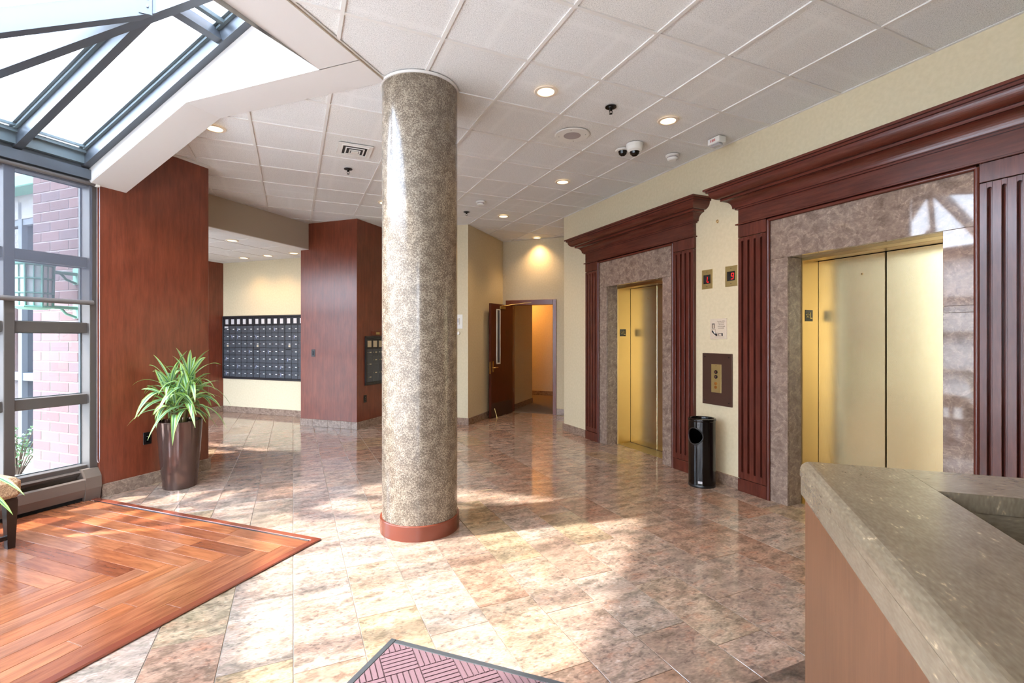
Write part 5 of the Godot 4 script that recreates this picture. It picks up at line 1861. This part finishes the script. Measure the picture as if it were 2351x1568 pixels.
	part(nb().box(v + Vector3(-0.035, -0.032, -0.035), v + Vector3(0.035, -0.024, 0.035), 0.004), "core", M.white_plastic, t)


# ---------------------------------------------------------------- bin
func build_bin() -> void:
	var o := Vector3(3.70, 0, -3.605)
	var t := thing("ash_bin", "glossy black cylindrical ash bin with a round side opening", "bin", o)
	var dir := Vector3(-0.985, 0, 0.17).normalized()
	var body := nb()
	var na := 160
	var nh := 96
	for layer in 2:
		var rad: float = [0.127, 0.122][layer]
		var first := body.v.size()
		for k in nh + 1:
			var y := 0.024 + 0.62 * k / nh
			for i in na + 1:
				var an := TAU * i / na
				var nn := Vector3(cos(an), 0, sin(an))
				body.vert(o + nn * rad + Vector3(0, y, 0), nn if layer == 0 else -nn, Vector2(an * rad, y))
		for k in nh:
			for i in na:
				var an := TAU * (i + 0.5) / na
				var nn := Vector3(cos(an), 0, sin(an))
				var y := 0.024 + 0.62 * (k + 0.5) / nh
				var side := nn - dir * nn.dot(dir)
				if nn.dot(dir) > 0 and Vector2(side.length() * 0.127, y - 0.50).length() < 0.078:
					continue
				var a := first + k * (na + 1) + i
				var c := a + na + 1
				if layer == 0:
					body.ix.append_array([a, a + 1, c, a + 1, c + 1, c])
				else:
					body.ix.append_array([a, c, a + 1, a + 1, c, c + 1])
	part(body, "body", M.black_gloss, t)
	part(nb().lathe(o, [Vector2(0.0, 0.06), Vector2(0.121, 0.06)], 48), "inner_floor", M.black_gap, t)
	var rim := []
	var sd := dir.cross(Vector3.UP).normalized()
	for i in 33:
		var a := TAU * i / 32.0
		var u := 0.08 * cos(a)
		var w := 0.08 * sin(a)
		rim.append(o + Vector3(0, 0.50 + w, 0) + sd * u + dir * sqrt(0.127 * 0.127 - u * u))
	part(nb().tube(rim, 0.0055, 8), "opening_rim", M.black_plastic, t)
	part(nb().lathe(o, [Vector2(0.0, 0.0), Vector2(0.128, 0.0), Vector2(0.13, 0.012), Vector2(0.127, 0.026)], 64), "base_ring", M.black_plastic, t)
	part(nb().lathe(o, [Vector2(0.127, 0.64), Vector2(0.132, 0.648), Vector2(0.132, 0.662), Vector2(0.127, 0.668), Vector2(0.112, 0.668), Vector2(0.108, 0.66), Vector2(0.105, 0.635), Vector2(0.0, 0.63)], 64), "ash_tray", M.black_gloss, t)
	var lb := nb()
	var ld := Vector3(-0.8, 0, 0.6)
	var ls := Vector3(0.6, 0, 0.8)
	lb.bar(o + ld * 0.1272 + ls * -0.02 + Vector3(0, 0.045, 0), o + ld * 0.1272 + ls * 0.02 + Vector3(0, 0.045, 0), ld * 0.0015, Vector3(0, 0.022, 0))
	part(lb, "maker_label", M.label_grey, t)


# ---------------------------------------------------------------- plants
func leaf(p0: Vector3, p1: Vector3, p2: Vector3, wmax: float, twist: float) -> MB:
	var mb := MB.new()
	mb.colored = true
	var lime := Color(0.52, 0.66, 0.10)
	var green := Color(0.16, 0.36, 0.09)
	var pale := Color(0.50, 0.60, 0.40)
	var dark := Color(0.06, 0.20, 0.07)
	var tint := rng.randf_range(0.85, 1.15)
	var cols := [lime, green, pale, dark, dark, pale, green, lime]
	var across := [-1.0, -0.72, -0.5, -0.12, 0.12, 0.5, 0.72, 1.0]
	var n := 10
	for i in n + 1:
		var t := float(i) / n
		var c := p0 * (1 - t) * (1 - t) + p1 * 2 * t * (1 - t) + p2 * t * t
		var d := ((p1 - p0) * (1 - t) + (p2 - p1) * t).normalized()
		var s := d.cross(Vector3.UP)
		if s.length() < 0.05:
			s = Vector3(1, 0, 0)
		s = s.normalized().rotated(d, twist * (0.4 + t))
		var up := s.cross(d).normalized()
		var w := wmax * pow(maxf(sin(PI * (0.10 + 0.90 * t)), 0.0), 0.75) * (0.75 + 0.25 * (1 - t))
		for k in 8:
			var u: float = across[k]
			var nn := (up - s * u * 0.35).normalized()
			var col: Color = (cols[k] as Color).lerp(lime, 0.35 * sm(0.75, 1.0, t))
			mb.vert(c + s * u * w + up * absf(u) * w * 0.22, nn, Vector2(u, t), Color(col.r * tint, col.g * tint, col.b * tint))
	for i in n:
		for k in 7:
			var a := i * 8 + k
			mb.ix.append_array([a, a + 8, a + 1, a + 1, a + 8, a + 9])
	return mb


func planter(t: Node3D, o: Vector3, h: float, r0: float, r1: float) -> void:
	part(nb().lathe(o, [Vector2(0.0, 0.0), Vector2(r0 - 0.004, 0.0), Vector2(r0, 0.006), Vector2(lerpf(r0, r1, 0.5) + 0.004, h * 0.5), Vector2(r1, h - 0.006), Vector2(r1 - 0.005, h), Vector2(r1 - 0.014, h - 0.004), Vector2(r1 - 0.02, h - 0.06)], 64), "planter", M.pot_glaze, t)
	part(nb().lathe(o, [Vector2(r1 - 0.02, h - 0.05), Vector2(0.0, h - 0.045)], 32), "soil", M.soil, t)


func build_plants() -> void:
	var o := Vector3(-1.012, 0, -5.69)
	var t := thing("potted_dracaena", "striped lime-edged dracaena in a tall glossy brown planter by the mahogany wall", "plant", o)
	var ph := 0.655
	planter(t, o, ph, 0.142, 0.19)
	var right := Vector3(cos(YAW), 0, sin(YAW))
	var toward := Vector3(-sin(YAW), 0, cos(YAW))
	# canes with a rosette at the head: [right, toward, head height above the soil]
	var heads := [[0.09, 0.0, 0.38], [-0.06, 0.04, 0.32], [-0.02, -0.05, 0.24], [0.12, 0.06, 0.20], [-0.12, 0.0, 0.17], [0.02, 0.10, 0.13], [0.06, -0.06, 0.16]]
	for hd in heads:
		var foot: Vector3 = o + right * hd[0] * 0.4 + toward * hd[1] * 0.5 + Vector3(0, ph - 0.06, 0)
		var head: Vector3 = o + right * hd[0] + toward * hd[1] + Vector3(0, ph + hd[2], 0)
		part(nb().tube([foot, foot.lerp(head, 0.5) + Vector3(0, 0.01, 0), head + Vector3(0, 0.05, 0)], [0.011, 0.01, 0.007], 8), "cane", M.stem, t)
		var n := 17
		for k in n:
			var ring := float(k) / n
			var az: float = k * 2.399 + rng.randf() * 0.4 + hd[0] * 9.0
			var out := right * cos(az) + toward * sin(az)
			var len := rng.randf_range(0.33, 0.46) * (1.0 if k > 4 else 0.8)
			var el := lerpf(1.25, 0.25, ring) + rng.randf_range(-0.12, 0.12)
			var p0: Vector3 = head + Vector3(0, lerpf(0.06, -0.08, ring), 0)
			var p1 := p0 + (out * cos(el) + Vector3(0, sin(el), 0)) * len * 0.62
			var fall := lerpf(-0.06, 0.34, ring) * rng.randf_range(0.8, 1.25)
			var p2 := p0 + out * len * lerpf(0.42, 0.98, ring) + Vector3(0, sin(el) * len * 0.75 - fall, 0)
			# keep off the wall behind
			for _i in 3:
				if (p2.x + p2.z) * K < -5.03:
					var m := (-5.03 - (p2.x + p2.z) * K) * K
					p2 += Vector3(m, 0, m)
				if (p1.x + p1.z) * K < -5.03:
					var m := (-5.03 - (p1.x + p1.z) * K) * K
					p1 += Vector3(m, 0, m)
			part(leaf(p0, p1, p2, rng.randf_range(0.021, 0.031), rng.randf_range(-0.5, 0.5)), "leaf", M.leaf, t)
	# a second plant reaches in from the left edge
	var o2 := Vector3(-1.87, 0, -3.92)
	var t2 := thing("potted_dracaena", "second dracaena whose leaves reach in at the left edge before the stool", "plant", o2)
	planter(t2, o2, 0.42, 0.11, 0.14)
	part(nb().tube([o2 + Vector3(0, 0.36, 0), o2 + Vector3(0.01, 0.6, 0)], 0.01, 8), "cane", M.stem, t2)
	var tips := [[Vector3(-1.41, 0.545, -3.711), Vector3(-1.60, 0.76, -3.80)], [Vector3(-1.472, 0.432, -3.739), Vector3(-1.62, 0.66, -3.80)], [Vector3(-2.2, 0.8, -3.8), Vector3(-2.0, 0.9, -3.9)], [Vector3(-2.1, 0.9, -4.2), Vector3(-1.95, 0.95, -4.0)], [Vector3(-1.95, 0.98, -3.6), Vector3(-1.9, 0.95, -3.8)], [Vector3(-2.15, 0.6, -3.55), Vector3(-2.0, 0.85, -3.75)], [Vector3(-2.2, 0.55, -4.05), Vector3(-2.1, 0.8, -4.0)], [Vector3(-1.85, 0.75, -3.45), Vector3(-1.88, 0.95, -3.65)]]
	for tp in tips:
		part(leaf(o2 + Vector3(0.01, 0.58, 0), tp[1], tp[0], 0.026, 0.15), "leaf", M.leaf, t2)


# ---------------------------------------------------------------- stool
func build_stool() -> void:
	var o := Vector3(1.66, 0, -4.66)
	var t := thing("upholstered_stool", "leaf-patterned upholstered seat on dark wooden legs at the left edge", "stool", o, 1)
	var q0 := 1.36
	var q1 := 1.955
	var p0 := -4.95
	var p1 := -4.37
	part(nb().box(Vector3(q0, 0.35, p0), Vector3(q1, 0.495, p1), 0.03), "cushion", M.upholstery, t)
	part(nb().box(Vector3(q0 + 0.02, 0.33, p0 + 0.02), Vector3(q1 - 0.02, 0.355, p1 - 0.02), 0.004), "seat_rail", M.espresso_wood, t)
	for q in [q0 + 0.05, q1 - 0.05]:
		for p in [p0 + 0.05, p1 - 0.05]:
			var l := nb()
			var a := 0.031
			var b := 0.02
			var c := Vector3(q, 0, p)
			var lo := [c + Vector3(-b, 0, -b), c + Vector3(b, 0, -b), c + Vector3(b, 0, b), c + Vector3(-b, 0, b)]
			var hi := [c + Vector3(-a, 0.34, -a), c + Vector3(a, 0.34, -a), c + Vector3(a, 0.34, a), c + Vector3(-a, 0.34, a)]
			for k in 4:
				l.quad(lo[(k + 1) % 4], lo[k], hi[k], hi[(k + 1) % 4])
			l.quad(lo[0], lo[1], lo[2], lo[3])
			part(l, "leg", M.espresso_wood, t)
	for p in [p0 + 0.05, p1 - 0.05]:
		part(nb().box(Vector3(q0 + 0.05, 0.07, p - 0.012), Vector3(q1 - 0.06, 0.1, p + 0.012), 0.002), "stretcher", M.espresso_wood, t)
